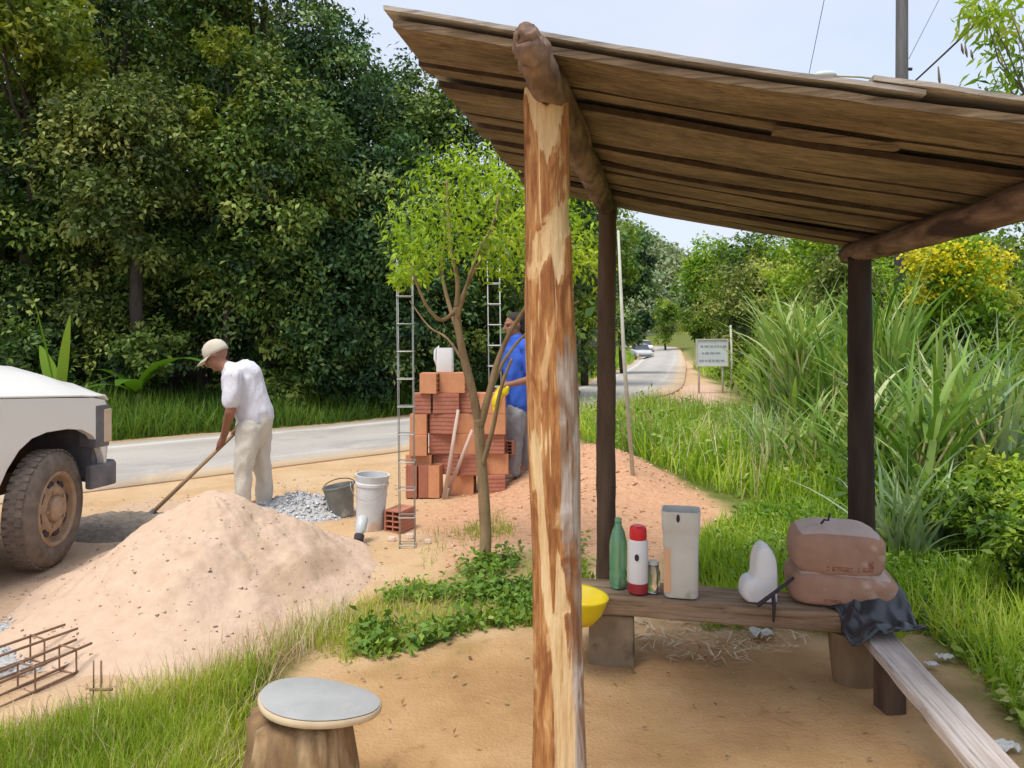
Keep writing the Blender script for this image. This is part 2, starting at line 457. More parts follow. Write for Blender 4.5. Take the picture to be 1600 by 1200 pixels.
# ------------------------------------------------------------------ camera, world, sun
cam = bpy.data.cameras.new('camera'); cam.sensor_width = 36; cam.lens = 36 * F / 1600; cam.shift_y = -(600 - HY) / 1600
cam.clip_end = 2000; cam.clip_start = 0.05
co = bpy.data.objects.new('camera', cam); COL.objects.link(co); co.location = (0, 0, CH); co.rotation_euler = (math.pi / 2, 0, 0)
S.camera = co
SUN = Vector((-0.25, -0.32, 0.91)).normalized()
w = bpy.data.worlds.new('World'); S.world = w; w.use_nodes = True; nt = w.node_tree; nt.nodes.clear()
sky = N(nt, 'TexSky', sky_type='NISHITA', sun_disc=False)
sky.sun_elevation = math.asin(SUN.z); sky.sun_rotation = math.atan2(SUN.x, SUN.y); sky.air_density = 1.3; sky.dust_density = 2.5; sky.ozone_density = 2.0; sky.altitude = 100
tc = N(nt, 'TexCoord'); mp = N(nt, 'Mapping'); mp.inputs['Scale'].default_value = (1, 1, 2.2); nt.links.new(tc.outputs['Generated'], mp.inputs[0])
cn = N(nt, 'TexNoise', Scale=2.2, Detail=7.0, Roughness=0.55); nt.links.new(mp.outputs[0], cn.inputs['Vector'])
cf = ramp(nt, cn.outputs[0], [(0.36, (0.68, 0.68, 0.68)), (0.66, (0.98, 0.98, 0.98))])
skyc = mixc(nt, cf, sky.outputs[0], (3.35, 3.6, 4.30))      # thin bright overcast
bg = N(nt, 'Background'); bg.inputs['Strength'].default_value = 0.15; nt.links.new(skyc, bg.inputs[0])
wo = N(nt, 'OutputWorld'); nt.links.new(bg.outputs[0], wo.inputs[0])
sl = bpy.data.lights.new('sun', 'SUN'); sl.energy = 2.1; sl.angle = math.radians(24.0); sl.color = (1.0, 0.955, 0.88)
so = bpy.data.objects.new('sun', sl); COL.objects.link(so); so.rotation_euler = SUN.to_track_quat('Z', 'Y').to_euler(); so.location = (-3, -3, 20)
S.view_settings.view_transform = 'Standard'; S.view_settings.look = 'None'; S.view_settings.exposure = 0.68; S.view_settings.gamma = 1.0
S.cycles.max_bounces = 6; S.cycles.transparent_max_bounces = 8; S.cycles.caustics_reflective = False; S.cycles.caustics_refractive = False
S.cycles.use_denoising = True

# ------------------------------------------------------------------ shared materials
M = {}
M['bark_dark'] = surf('bark_dark', (0.035, 0.026, 0.02), (0.085, 0.066, 0.05), 14, (1, 1, 0.25), bump=0.5)
M['bark'] = surf('bark', (0.10, 0.075, 0.055), (0.20, 0.16, 0.12), 14, (1, 1, 0.25), bump=0.5)
M['bark_pale'] = surf('bark_pale', (0.36, 0.25, 0.13), (0.20, 0.13, 0.07), 20, (1, 1, 0.3), bump=0.3)
M['stalk'] = surf('stalk', (0.28, 0.30, 0.12), (0.36, 0.27, 0.12), 10)
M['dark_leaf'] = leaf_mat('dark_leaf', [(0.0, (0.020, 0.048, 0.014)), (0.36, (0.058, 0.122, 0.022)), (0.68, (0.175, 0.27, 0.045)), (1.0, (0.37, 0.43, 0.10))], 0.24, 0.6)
M['olive_leaf'] = leaf_mat('olive_leaf', [(0.0, (0.035, 0.058, 0.014)), (0.4, (0.12, 0.17, 0.032)), (0.72, (0.28, 0.33, 0.068)), (1.0, (0.45, 0.46, 0.14))], 0.25, 0.6)
M['blue_leaf'] = leaf_mat('blue_leaf', [(0.0, (0.018, 0.048, 0.022)), (0.38, (0.055, 0.13, 0.040)), (0.75, (0.14, 0.25, 0.070)), (1.0, (0.30, 0.40, 0.13))], 0.24, 0.6)
M['vine_leaf'] = leaf_mat('vine_leaf', [(0.0, (0.08, 0.13, 0.012)), (0.5, (0.16, 0.22, 0.016)), (1.0, (0.30, 0.32, 0.03))], 0.35)
M['lime_leaf'] = leaf_mat('lime_leaf', [(0.0, (0.12, 0.23, 0.012)), (0.4, (0.30, 0.47, 0.022)), (0.75, (0.46, 0.62, 0.035)), (1.0, (0.62, 0.70, 0.10))], 0.45)
M['mid_leaf'] = leaf_mat('mid_leaf', [(0.0, (0.04, 0.09, 0.012)), (0.4, (0.13, 0.24, 0.018)), (0.75, (0.28, 0.40, 0.035)), (1.0, (0.46, 0.50, 0.09))], 0.38)
M['bright_leaf'] = leaf_mat('bright_leaf', [(0.0, (0.07, 0.16, 0.012)), (0.4, (0.21, 0.38, 0.02)), (0.75, (0.40, 0.54, 0.04)), (1.0, (0.58, 0.62, 0.12))], 0.42)
M['hill_haze_leaf'] = leaf_mat('hill_haze_leaf', [(0.0, (0.16, 0.22, 0.11)), (0.5, (0.27, 0.34, 0.16)), (1.0, (0.40, 0.45, 0.25))], 0.2)  # leaf colours lightened to stand in for haze over the far hills
M['cane_leaf'] = leaf_mat('cane_leaf', [(0.0, (0.06, 0.15, 0.018)), (0.4, (0.19, 0.34, 0.05)), (0.75, (0.38, 0.52, 0.14)), (1.0, (0.62, 0.66, 0.36))], 0.35)
M['silver_cane'] = leaf_mat('silver_cane', [(0.0, (0.10, 0.19, 0.07)), (0.5, (0.26, 0.37, 0.18)), (1.0, (0.55, 0.60, 0.42))], 0.3)
M['grass_lush'] = leaf_mat('grass_lush', [(0.0, (0.09, 0.20, 0.012)), (0.4, (0.25, 0.44, 0.022)), (0.75, (0.46, 0.60, 0.05)), (1.0, (0.64, 0.66, 0.18))], 0.42)
M['grass_front'] = leaf_mat('grass_front', [(0.0, (0.14, 0.24, 0.012)), (0.4, (0.32, 0.44, 0.03)), (0.75, (0.52, 0.56, 0.08)), (1.0, (0.70, 0.62, 0.26))], 0.42)
M['grass_road'] = leaf_mat('grass_road', [(0.0, (0.04, 0.10, 0.012)), (0.5, (0.11, 0.22, 0.02)), (1.0, (0.26, 0.36, 0.05))], 0.35)
M['weed_leaf'] = leaf_mat('weed_leaf', [(0.0, (0.06, 0.14, 0.02)), (0.4, (0.18, 0.32, 0.045)), (0.75, (0.38, 0.52, 0.09)), (1.0, (0.62, 0.66, 0.26))], 0.38)
M['yellow_flower'] = leaf_mat('yellow_flower', [(0.0, (0.36, 0.36, 0.012)), (0.5, (0.66, 0.58, 0.014)), (1.0, (0.85, 0.76, 0.03))], 0.3)
M['straw'] = leaf_mat('straw', [(0.0, (0.34, 0.22, 0.11)), (0.5, (0.62, 0.47, 0.28)), (1.0, (0.84, 0.75, 0.58))], 0.1)
M['banana'] = leaf_mat('banana', [(0.0, (0.07, 0.18, 0.015)), (0.5, (0.20, 0.36, 0.03)), (1.0, (0.38, 0.50, 0.07))], 0.45)

# ------------------------------------------------------------------ ground sheet
MOUND = (0.78, 7.5, 0.72, 1.05, 0.42)
_gz0 = gz
def gz(x, y):
    x = np.asarray(x, float); y = np.asarray(y, float); z = _gz0(x, y)
    cx, cy, rx, ry, h = MOUND; d2 = ((x - cx) / rx) ** 2 + ((y - cy) / ry) ** 2
    z = z + h * np.exp(-1.15 * d2) * (1 + 0.35 * vnoise(x, y, 2.6, 4) + 0.15 * vnoise(x, y, 7, 2))
    near = np.exp(-((y - 4) / 12.0) ** 2) * smooth01(dline(RRa, x, y, False) / 0.8)
    z = z + near * (0.035 * vnoise(x, y, 1.3, 1) + 0.016 * vnoise(x, y, 4.5, 2))
    return z
def axis(a, b, step, lo, hi, g=1.13):
    v = list(np.arange(a, b, step)); s = step; x = v[-1]
    while x < hi: s *= g; x += s; v.append(x)
    s = step; x = v[0]
    while x > lo: s *= g; x -= s; v.insert(0, x)
    return np.array(v)
def build_ground():
    xs = axis(-5.5, 5.5, 0.07, -260, 260); ys = axis(1.2, 11.5, 0.07, -30, 420)
    X, Y = np.meshgrid(xs, ys); x = X.ravel(); y = Y.ravel(); z = gz(x, y)
    sd = sdist(ROADPOLY, x, y)
    z = z - np.where(sd > 0, smooth01(sd / 0.35) * (0.05 + 0.006 * np.clip(y, 0, 100)), 0)
    nr = (y < 26) & (np.abs(x) < 26)
    def wgt(poly, soft, nz=0.25, base=None):
        o = np.zeros_like(x); d = sdist(poly, x[nr], y[nr]) + nz * (vnoise(x[nr], y[nr], 3.0, 9) + 0.5 * vnoise(x[nr], y[nr], 9.0, 3))
        o[nr] = smooth01(d / soft + 0.5); return o
    green = np.maximum.reduce([wgt(GR_FRONT, 0.25), 0.55 * wgt(GR_WEED, 0.3, 0.4), wgt(GR_RIGHT, 0.35, 0.3)])
    inl = pip(LEFTPOLY, x, y); dl = dline(RLa, x, y, False); dr = dline(RRa, x, y, False)
    green = np.where(inl & (dl > 0.35 + 0.3 * vnoise(x, y, 1.5, 2)), 1.0, green)
    rightside = (~inl) & (~(sd > 0)) & (x > 0) & ((y > 12) | (x > 2.4 + 0 * y))
    green = np.where(rightside & (dr > 0.8 + 0.5 * vnoise(x, y, 0.7, 3)), np.maximum(green, 0.95), green)
    sh = wgt(SHOULDER, 1.0, 0.6); green = green * (1 - sh)
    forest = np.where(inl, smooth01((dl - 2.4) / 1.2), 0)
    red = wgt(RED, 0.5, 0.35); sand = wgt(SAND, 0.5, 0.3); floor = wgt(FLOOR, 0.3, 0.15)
    nx, ny = len(xs), len(ys)
    me = bpy.data.meshes.new('ground')
    i = (np.arange(ny - 1)[:, None] * nx + np.arange(nx - 1)).ravel()
    q = np.stack([i, i + 1, i + 1 + nx, i + nx], 1)
    me.vertices.add(len(x)); me.vertices.foreach_set('co', np.stack([x, y, z], 1).astype(np.float32).ravel())
    me.loops.add(q.size); me.loops.foreach_set('vertex_index', q.ravel().astype(np.int32)); me.polygons.add(len(q))
    me.polygons.foreach_set('loop_start', (np.arange(len(q)) * 4).astype(np.int32)); me.polygons.foreach_set('loop_total', np.full(len(q), 4, np.int32))
    me.update(calc_edges=True)
    for nm, arr in (('green', green), ('red', red), ('sand', sand), ('floor', floor), ('forest', forest), ('shoulder', sh)):
        a = me.attributes.new(nm, 'FLOAT', 'POINT'); a.data.foreach_set('value', arr.astype(np.float32))
    m, nt, b, out = new_mat('ground_soil')
    vec = coords(nt)
    n1 = N(nt, 'TexNoise', Scale=1.7, Detail=9.0, Roughness=0.65); n2 = N(nt, 'TexNoise', Scale=22.0, Detail=6.0, Roughness=0.7); n3 = N(nt, 'TexNoise', Scale=70.0, Detail=3.0)
    for n in (n1, n2, n3): nt.links.new(vec, n.inputs['Vector'])
    def A(nm): return N(nt, 'Attribute', attribute_name=nm).outputs['Fac']
    dirt = ramp(nt, n1.outputs[0], [(0.25, (0.46, 0.285, 0.145)), (0.5, (0.57, 0.385, 0.215)), (0.75, (0.62, 0.455, 0.29))])
    dirt = mixc(nt, ramp(nt, n2.outputs[0], [(0.58, (0, 0, 0)), (0.72, (0.55, 0.55, 0.55))]), dirt, (0.36, 0.23, 0.12))
    sandc = ramp(nt, n2.outputs[0], [(0.3, (0.60, 0.43, 0.295)), (0.7, (0.50, 0.345, 0.225))])
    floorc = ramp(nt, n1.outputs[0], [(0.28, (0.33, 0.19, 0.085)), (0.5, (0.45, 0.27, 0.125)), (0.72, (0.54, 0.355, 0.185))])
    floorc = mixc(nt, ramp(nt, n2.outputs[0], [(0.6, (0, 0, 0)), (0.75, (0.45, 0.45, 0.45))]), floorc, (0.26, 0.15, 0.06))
    redc = ramp(nt, n2.outputs[0], [(0.3, (0.48, 0.245, 0.13)), (0.6, (0.61, 0.36, 0.215)), (0.8, (0.68, 0.46, 0.30))])
    greenc = ramp(nt, n2.outputs[0], [(0.3, (0.07, 0.10, 0.02)), (0.6, (0.14, 0.17, 0.035)), (0.8, (0.30, 0.24, 0.10))])
    forestc = ramp(nt, n2.outputs[0], [(0.3, (0.018, 0.022, 0.010)), (0.7, (0.05, 0.045, 0.022))])  # near-black soil on the hillside added against sky light
    st = N(nt, 'TexNoise', Scale=3.6, Detail=6.0, Roughness=0.7, Distortion=0.5); nt.links.new(vec, st.inputs['Vector'])
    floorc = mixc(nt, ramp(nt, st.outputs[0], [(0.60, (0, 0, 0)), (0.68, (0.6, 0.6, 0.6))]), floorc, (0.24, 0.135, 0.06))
    dirt = mixc(nt, ramp(nt, st.outputs[0], [(0.57, (0, 0, 0)), (0.70, (0.5, 0.5, 0.5))]), dirt, (0.40, 0.27, 0.16))
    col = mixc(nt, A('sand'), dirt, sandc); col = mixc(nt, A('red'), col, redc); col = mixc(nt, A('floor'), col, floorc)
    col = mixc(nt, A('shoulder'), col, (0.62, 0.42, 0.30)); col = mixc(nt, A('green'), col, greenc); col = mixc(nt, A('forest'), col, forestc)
    # scattered dark bits and pale pebbles
    vo = N(nt, 'TexVoronoi', Scale=16.0, Randomness=1.0); nt.links.new(vec, vo.inputs['Vector'])
    f = ramp(nt, vo.outputs['Distance'], [(0.06, (0.75, 0.75, 0.75)), (0.11, (0, 0, 0))])
    f2 = mixc(nt, ramp(nt, n1.outputs[0], [(0.5, (0, 0, 0)), (0.58, (1, 1, 1))]), (0.0, 0.0, 0.0), f)
    col = mixc(nt, f2, col, (0.17, 0.11, 0.07))
    nt.links.new(col, b.inputs['Base Color']); b.inputs['Roughness'].default_value = 0.95; b.inputs['Specular IOR Level'].default_value = 0.1
    ad = N(nt, 'Math', operation='ADD'); nt.links.new(n2.outputs[0], ad.inputs[0]); nt.links.new(n3.outputs[0], ad.inputs[1])
    bp = N(nt, 'Bump', Strength=0.5, Distance=0.02); nt.links.new(ad.outputs[0], bp.inputs['Height']); nt.links.new(bp.outputs[0], b.inputs['Normal'])
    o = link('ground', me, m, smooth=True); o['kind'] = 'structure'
build_ground()

# ------------------------------------------------------------------ road
def build_road():
    V = []; Q = []; U = []; K = 9
    for l, r in zip(RL, RR):
        for k in range(K):
            t = k / (K - 1); p = l.lerp(r, t)
            V.append((p.x, p.y, 0.0)); U.append(t)
    # flatten: use the two edge heights only
    ZL = gz(RLa[:, 0], RLa[:, 1]) + 0.006 + 0.0008 * RLa[:, 1]; ZR = gz(RRa[:, 0], RRa[:, 1]) + 0.006 + 0.0008 * RRa[:, 1]
    for i in range(len(RL)):
        za, zb = float(ZL[i]), float(ZR[i])
        for k in range(K):
            t = k / (K - 1); x, y, _ = V[i * K + k]; V[i * K + k] = (x, y, za + (zb - za) * t + 0.03 * math.sin(math.pi * t))
    for i in range(len(RL) - 1):
        for k in range(K - 1): Q.append((i * K + k, i * K + k + 1, (i + 1) * K + k + 1, (i + 1) * K + k))
    for e in (0, K - 1):                               # earth-covered shoulders of the slab
        b0 = len(V)
        for i in range(len(RL)):
            x, y, z = V[i * K + e]; V.append((x, y, z - 0.12 - 0.008 * y)); U.append(float(e > 0))
        for i in range(len(RL) - 1): Q.append((i * K + e, (i + 1) * K + e, b0 + i + 1, b0 + i))
    me = bpy.data.meshes.new('road'); me.from_pydata(V, [], Q)
    at = me.attributes.new('across', 'FLOAT', 'POINT'); at.data.foreach_set('value', U)
    m, nt, b, out = new_mat('asphalt'); vec = coords(nt)
    n1 = N(nt, 'TexNoise', Scale=0.9, Detail=8.0); n2 = N(nt, 'TexNoise', Scale=45.0, Detail=4.0)
    for n in (n1, n2): nt.links.new(vec, n.inputs['Vector'])
    col = ramp(nt, n1.outputs[0], [(0.3, (0.38, 0.345, 0.295)), (0.7, (0.47, 0.43, 0.37))])
    col = mixc(nt, 0.25, col, ramp(nt, n2.outputs[0], [(0.3, (0.22, 0.22, 0.21)), (0.7, (0.62, 0.60, 0.57))]))
    ac = N(nt, 'Attribute', attribute_name='across')
    ad = N(nt, 'Math', operation='MULTIPLY_ADD'); nt.links.new(n1.outputs[0], ad.inputs[0]); ad.inputs[1].default_value = 0.14; nt.links.new(ac.outputs['Fac'], ad.inputs[2])
    dust = ramp(nt, ad.outputs[0], [(0.0, (1, 1, 1)), (0.075, (0.9, 0.9, 0.9)), (0.14, (0.1, 0.1, 0.1)), (0.86, (0.0, 0.0, 0.0)), (0.97, (0.35, 0.35, 0.35)), (1.06, (1, 1, 1))])
    line = ramp(nt, ac.outputs['Fac'], [(0.13, (0, 0, 0)), (0.16, (0.5, 0.5, 0.5)), (0.19, (0.5, 0.5, 0.5)), (0.22, (0, 0, 0)), (0.80, (0, 0, 0)), (0.81, (0.16, 0.16, 0.16)), (0.835, (0.16, 0.16, 0.16)), (0.845, (0, 0, 0))])
    col = mixc(nt, line, col, (0.72, 0.71, 0.68)); col = mixc(nt, dust, col, (0.58, 0.42, 0.26))
    pt = N(nt, 'TexNoise', Scale=0.5, Detail=7.0, Roughness=0.7, Distortion=1.2); nt.links.new(vec, pt.inputs['Vector'])
    col = mixc(nt, ramp(nt, pt.outputs[0], [(0.52, (0, 0, 0)), (0.60, (0.45, 0.45, 0.45))]), col, (0.27, 0.25, 0.225))
    trk = ramp(nt, ac.outputs['Fac'], [(0.22, (0, 0, 0)), (0.30, (0.3, 0.3, 0.3)), (0.40, (0, 0, 0)), (0.60, (0, 0, 0)), (0.70, (0.3, 0.3, 0.3)), (0.78, (0, 0, 0))])
    col = mixc(nt, trk, col, (0.29, 0.27, 0.24))
    nt.links.new(col, b.inputs['Base Color']); b.inputs['Roughness'].default_value = 0.9
    bp = N(nt, 'Bump', Strength=0.3, Distance=0.01); nt.links.new(n2.outputs[0], bp.inputs['Height']); nt.links.new(bp.outputs[0], b.inputs['Normal'])
    o = link('road', me, m, smooth=True); o['kind'] = 'structure'
build_road()

# ------------------------------------------------------------------ heaps on the yard
def heap(name, label, cat, c, rx, ry, h, mat, nr=40, na=90, amp=0.05, power=1.15, seed=1, fine=0.012, rough_edge=0.12, stuff=False):
    V = []; Q = []
    for i in range(nr + 1):
        r = i / nr * 1.12
        for k in range(na):
            a = 2 * math.pi * k / na
            e = 1 + rough_edge * mnoise.noise(Vector((math.cos(a) * 1.5, math.sin(a) * 1.5, seed))) + rough_edge * 0.5 * mnoise.noise(Vector((math.cos(a) * 5, math.sin(a) * 5, seed)))
            x = c[0] + math.cos(a) * rx * r * e; y = c[1] + math.sin(a) * ry * r * e
            rr = math.sqrt(r * r + 0.012) - 0.05
            z = h * max(0.0, 1 - rr) ** power
            n = mnoise.noise(Vector((x * 2.6, y * 2.6, seed))) * amp + mnoise.noise(Vector((x * 7, y * 7, seed))) * amp * 0.35 + mnoise.noise(Vector((x * 26, y * 26, seed))) * fine
            z += n * min(1, max(0, 1.08 - r) * 3)
            V.append((x, y, z - 0.03 * smooth01((r - 0.98) / 0.14)))
    for i in range(nr):
        for k in range(na):
            k2 = (k + 1) % na; Q.append((i * na + k, (i + 1) * na + k, (i + 1) * na + k2, i * na + k2))
    V = np.array(V, float); V[:, 2] += gz(V[:, 0], V[:, 1])
    me = bpy.data.meshes.new(name); me.from_pydata(V.tolist(), [], Q)
    o = link(name, me, mat, None, (c[0], c[1], gzf(c[0], c[1])), True); tag(o, label, cat)
    if stuff: o['kind'] = 'stuff'
    return o
M['sand'] = surf('sand', (0.63, 0.465, 0.34), (0.55, 0.39, 0.275), 13, rough=0.97, bump=0.7, bdist=0.02, spec=0.05, spots=((0.49, 0.345, 0.235), 2.2, 0.58))
heap('sand_pile', 'large pale pinkish sand pile heaped in front of the white truck wheel', 'sand pile', (-1.84, 4.68), 0.97, 1.18, 0.545, M['sand'], 70, 140, 0.075, 1.10, 3, 0.014, 0.14)
M['mortar'] = surf('mortar', (0.13, 0.11, 0.09), (0.31, 0.255, 0.195), 24, bump=1.0, bdist=0.02, spec=0.2)
heap('mortar_mix', 'flat dark grey wet mortar mix beneath the hoe blade', 'mortar', (-2.95, 5.95), 0.70, 0.42, 0.10, M['mortar'], 16, 44, 0.05, 0.8, 5, 0.03)
M['gravel'] = surf('gravel', (0.30, 0.30, 0.30), (0.62, 0.62, 0.61), 34, bump=0.9, bdist=0.02, spec=0.2)
heap('gravel_heap', 'low grey gravel heap behind the feet of the man in white', 'gravel', (-1.78, 6.35), 0.46, 0.34, 0.17, M['gravel'], 22, 60, 0.05, 0.9, 8, 0.05)
heap('gravel_spill', 'thin grey gravel spill at the left edge beyond the steel bars', 'gravel', (-2.45, 3.72), 0.42, 0.38, 0.03, M['gravel'], 16, 44, 0.03, 0.6, 9, 0.03)
# ------------------------------------------------------------------ shed
U2 = Vector((0.1644, 0.9864, 0)); V2 = Vector((0.9864, -0.1644, 0)); FL = Vector((0.119, 2.2, 0))
ANG = math.atan2(V2.y, V2.x)
def SH(t, s, z): return FL + V2 * t + U2 * s + Vector((0, 0, z))
def zroof(t, s=0): return 2.258 - 0.204 * t - 0.004 * (s + 0.2) + 0.012 * max(0, -t) - 0.010 * math.sin(math.pi * min(1, max(0, t / 1.4)))
shed = thing('shelter', 'open wooden roadside shelter with sloping plank roof on rough timber posts', 'shelter', SH(0.6, 0.9, 0))
def plank_mat(name, c1, c2, c3, rotz, stretch=(0.6, 16, 16), bump=0.4, rough=0.85, sc=3.0):
    m, nt, b, out = new_mat(name); vec = coords(nt, rotz, stretch)
    n = N(nt, 'TexNoise', Scale=sc, Detail=9.0, Roughness=0.65, Distortion=0.6); nt.links.new(vec, n.inputs['Vector'])
    vec2 = coords(nt, rotz, (1.0, 3.0, 3.0)); n2 = N(nt, 'TexNoise', Scale=2.3, Detail=5.0); nt.links.new(vec2, n2.inputs['Vector'])
    col = ramp(nt, n.outputs[0], [(0.3, c1), (0.5, c2), (0.72, c3)])
    col = mixc(nt, ramp(nt, n2.outputs[0], [(0.35, (0.55, 0.55, 0.55)), (0.6, (0, 0, 0))]), col, tuple(x * 0.5 for x in c1))
    v3 = coords(nt, rotz, (0.35, 60, 60)); n3 = N(nt, 'TexNoise', Scale=1.6, Detail=6.0, Roughness=0.7); nt.links.new(v3, n3.inputs['Vector'])
    col = mixc(nt, ramp(nt, n3.outputs[0], [(0.34, (0.75, 0.75, 0.75)), (0.46, (0, 0, 0))]), col, tuple(x * 0.35 for x in c1))
    v4 = coords(nt, rotz, (1.3, 5, 5)); n4 = N(nt, 'TexNoise', Scale=2.0, Detail=7.0, Roughness=0.7); nt.links.new(v4, n4.inputs['Vector'])
    col = mixc(nt, ramp(nt, n4.outputs[0], [(0.54, (0, 0, 0)), (0.66, (0.55, 0.55, 0.55))]), col, tuple(x * 0.8 + 0.02 for x in c3))
    nt.links.new(col, b.inputs['Base Color']); b.inputs['Roughness'].default_value = rough; b.inputs['Specular IOR Level'].default_value = 0.2
    bp = N(nt, 'Bump', Strength=bump, Distance=0.01); nt.links.new(n.outputs[0], bp.inputs['Height']); nt.links.new(bp.outputs[0], b.inputs['Normal'])
    return m
M['roof_wood'] = plank_mat('roof_wood', (0.105, 0.071, 0.042), (0.235, 0.168, 0.102), (0.35, 0.27, 0.172), -ANG, (0.7, 22, 22), 0.7)
M['roof_grey'] = plank_mat('roof_grey', (0.24, 0.21, 0.18), (0.42, 0.38, 0.33), (0.58, 0.53, 0.47), -ANG, (0.5, 13, 13))
M['post_dark'] = surf('post_dark', (0.055, 0.034, 0.021), (0.13, 0.083, 0.053), 16, (1, 1, 0.15), bump=0.5)
M['post_black'] = surf('post_black', (0.022, 0.014, 0.011), (0.055, 0.036, 0.027), 16, (1, 1, 0.15), bump=0.5)
M['log_dark'] = surf('log_dark', (0.075, 0.042, 0.03), (0.30, 0.20, 0.145), 22, (1, 0.22, 1), bump=0.8, bdist=0.015, spots=((0.06, 0.035, 0.028), 7, 0.55))

def board(mb, t0, t1, s0, s1, dz, tilt, th, seed, n=26, mi=0, emi=0):
    vs = []; k = 0
    for i in range(n + 1):
        t = t0 + (t1 - t0) * i / n
        for s, e in ((s0, 0), (s1, 1)):
            q = 0.016 * mnoise.noise(Vector((t * 2.2, seed * 3.1 + e, 0))) + 0.008 * mnoise.noise(Vector((t * 9, seed * 3.1 + e, 4)))
            z = zroof(t, s) + dz + (tilt if e else 0) + 0.012 * mnoise.noise(Vector((t * 1.3, seed * 5, 9 + e)))
            te = t + (0.02 * (1 if e else -1) * mnoise.noise(Vector((seed, e, 2))) if i in (0, n) else 0)
            for zz in (0, th): vs.append(SH(te, s + q, z + zz))
    fs = []; ed = []
    for i in range(n):
        a = i * 4; b = a + 4
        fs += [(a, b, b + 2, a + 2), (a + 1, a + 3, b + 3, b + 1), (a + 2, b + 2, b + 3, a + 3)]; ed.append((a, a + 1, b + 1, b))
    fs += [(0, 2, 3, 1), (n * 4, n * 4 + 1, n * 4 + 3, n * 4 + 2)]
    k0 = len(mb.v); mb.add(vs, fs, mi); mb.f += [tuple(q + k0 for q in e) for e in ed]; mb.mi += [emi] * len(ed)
rb = MB(); s = -0.20; ws = [0.30, 0.17, 0.34, 0.20, 0.28, 0.16, 0.30, 0.24, 0.20, 0.33]; i = 0
for wd in ws:
    i += 1
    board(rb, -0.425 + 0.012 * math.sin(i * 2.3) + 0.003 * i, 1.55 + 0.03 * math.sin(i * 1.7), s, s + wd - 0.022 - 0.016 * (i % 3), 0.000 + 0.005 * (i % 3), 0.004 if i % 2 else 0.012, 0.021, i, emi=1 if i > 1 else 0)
    s += wd
# a broken strip tacked under the front boards
board(rb, 0.62, 0.95, 0.075, 0.135, -0.018, 0.004, 0.016, 31, 8)
M['edge_shade'] = surf('board_edge_shade', (0.035, 0.022, 0.014), (0.09, 0.06, 0.038), 20, bump=0.5)  # front board edges coloured dark to imitate shadow gaps between the boards
roof = rb.build('roof', [M['roof_wood'], M['edge_shade']], shed)
rt = MB(); s = -0.215
for j, (wd, a, b_) in enumerate(((0.62, -0.435, 0.92), (0.62, 0.80, 1.56), (0.7, -0.41, 0.8), (0.7, 0.75, 1.54), (0.66, -0.40, 1.53), (0.62, -0.39, 1.55))):
    ss = [-0.215, -0.222, 0.36, 0.37, 1.02, 1.66][j]
    board(rt, a, b_, ss, ss + wd, 0.043 + 0.008 * (j % 2) + (0.008 if j == 1 else 0) + (0.016 if j in (2, 3) else 0), 0.0, 0.012, 40 + j)
rt.build('top_sheet', M['roof_grey'], shed)
# beams (two round logs running front to back)
def log(name, pts, rr, mat, seed, seg=26):
    mb = MB(); P2 = []; R2 = []
    for i in range(len(pts) - 1):
        for k in range(9):
            t = k / 9; P2.append(Vector(pts[i]).lerp(Vector(pts[i + 1]), t)); R2.append(rr[i] + (rr[i + 1] - rr[i]) * t)
    P2.append(Vector(pts[-1])); R2.append(rr[-1])
    for i in range(len(P2)): P2[i] += Vector((mnoise.noise(Vector((i * 0.4, seed, 0))), 0, mnoise.noise(Vector((i * 0.4, seed, 5))))) * 0.012
    mb.tube(P2, R2, seg, wob=0.14, seed=seed, fine=0.16); return mb.build(name, mat, shed, smooth=True)
lb = log('beam', [SH(-0.022, -0.385, 2.262), SH(-0.02, -0.345, 2.232), SH(-0.012, -0.2, 2.212), SH(0.0, 0.0, 2.218), SH(0.03, 1.0, 2.212), SH(0.07, 2.25, 2.195)], [0.016, 0.040, 0.046, 0.05, 0.052, 0.05], M['log_dark'], 2)
lb['label'] = 'thick round log whose chopped end pokes out over the peeled post'
log('beam', [SH(1.40, -0.45, 1.925), SH(1.37, 0.8, 1.92), SH(1.335, 2.12, 1.93)], [0.049, 0.051, 0.049], M['log_dark'], 5)
# back posts
def post(a, b, r0, r1, mat, seed, label=None, sq=False):
    mb = MB(); a, b = Vector(a), Vector(b); pts = [a.lerp(b, k / 12) + Vector((mnoise.noise(Vector((k * 0.3, seed, 0))) * 0.008, 0, 0)) for k in range(13)]
    mb.tube(spline(pts, 5), [r0 + (r1 - r0) * k / 60 for k in range(61)], 22, wob=0.05, seed=seed, fine=0.10)
    o = mb.build('post', mat, shed, smooth=not sq, bevel=0.008 if sq else 0)
    if label: o['label'] = label
    return o
post(SH(0.066, 1.938, -0.1), SH(0.069, 1.938, 2.165), 0.052, 0.047, M['post_dark'], 3, 'thin dark brown post standing behind the bench')
post(SH(1.362, 1.936, -0.1), SH(1.338, 1.936, 1.9), 0.066, 0.055, M['post_black'], 4, 'blackened post rising behind the cement bags')
post(SH(1.50, -0.1, -0.1), SH(1.42, -0.05, 1.9), 0.065, 0.06, M['post_dark'], 6)
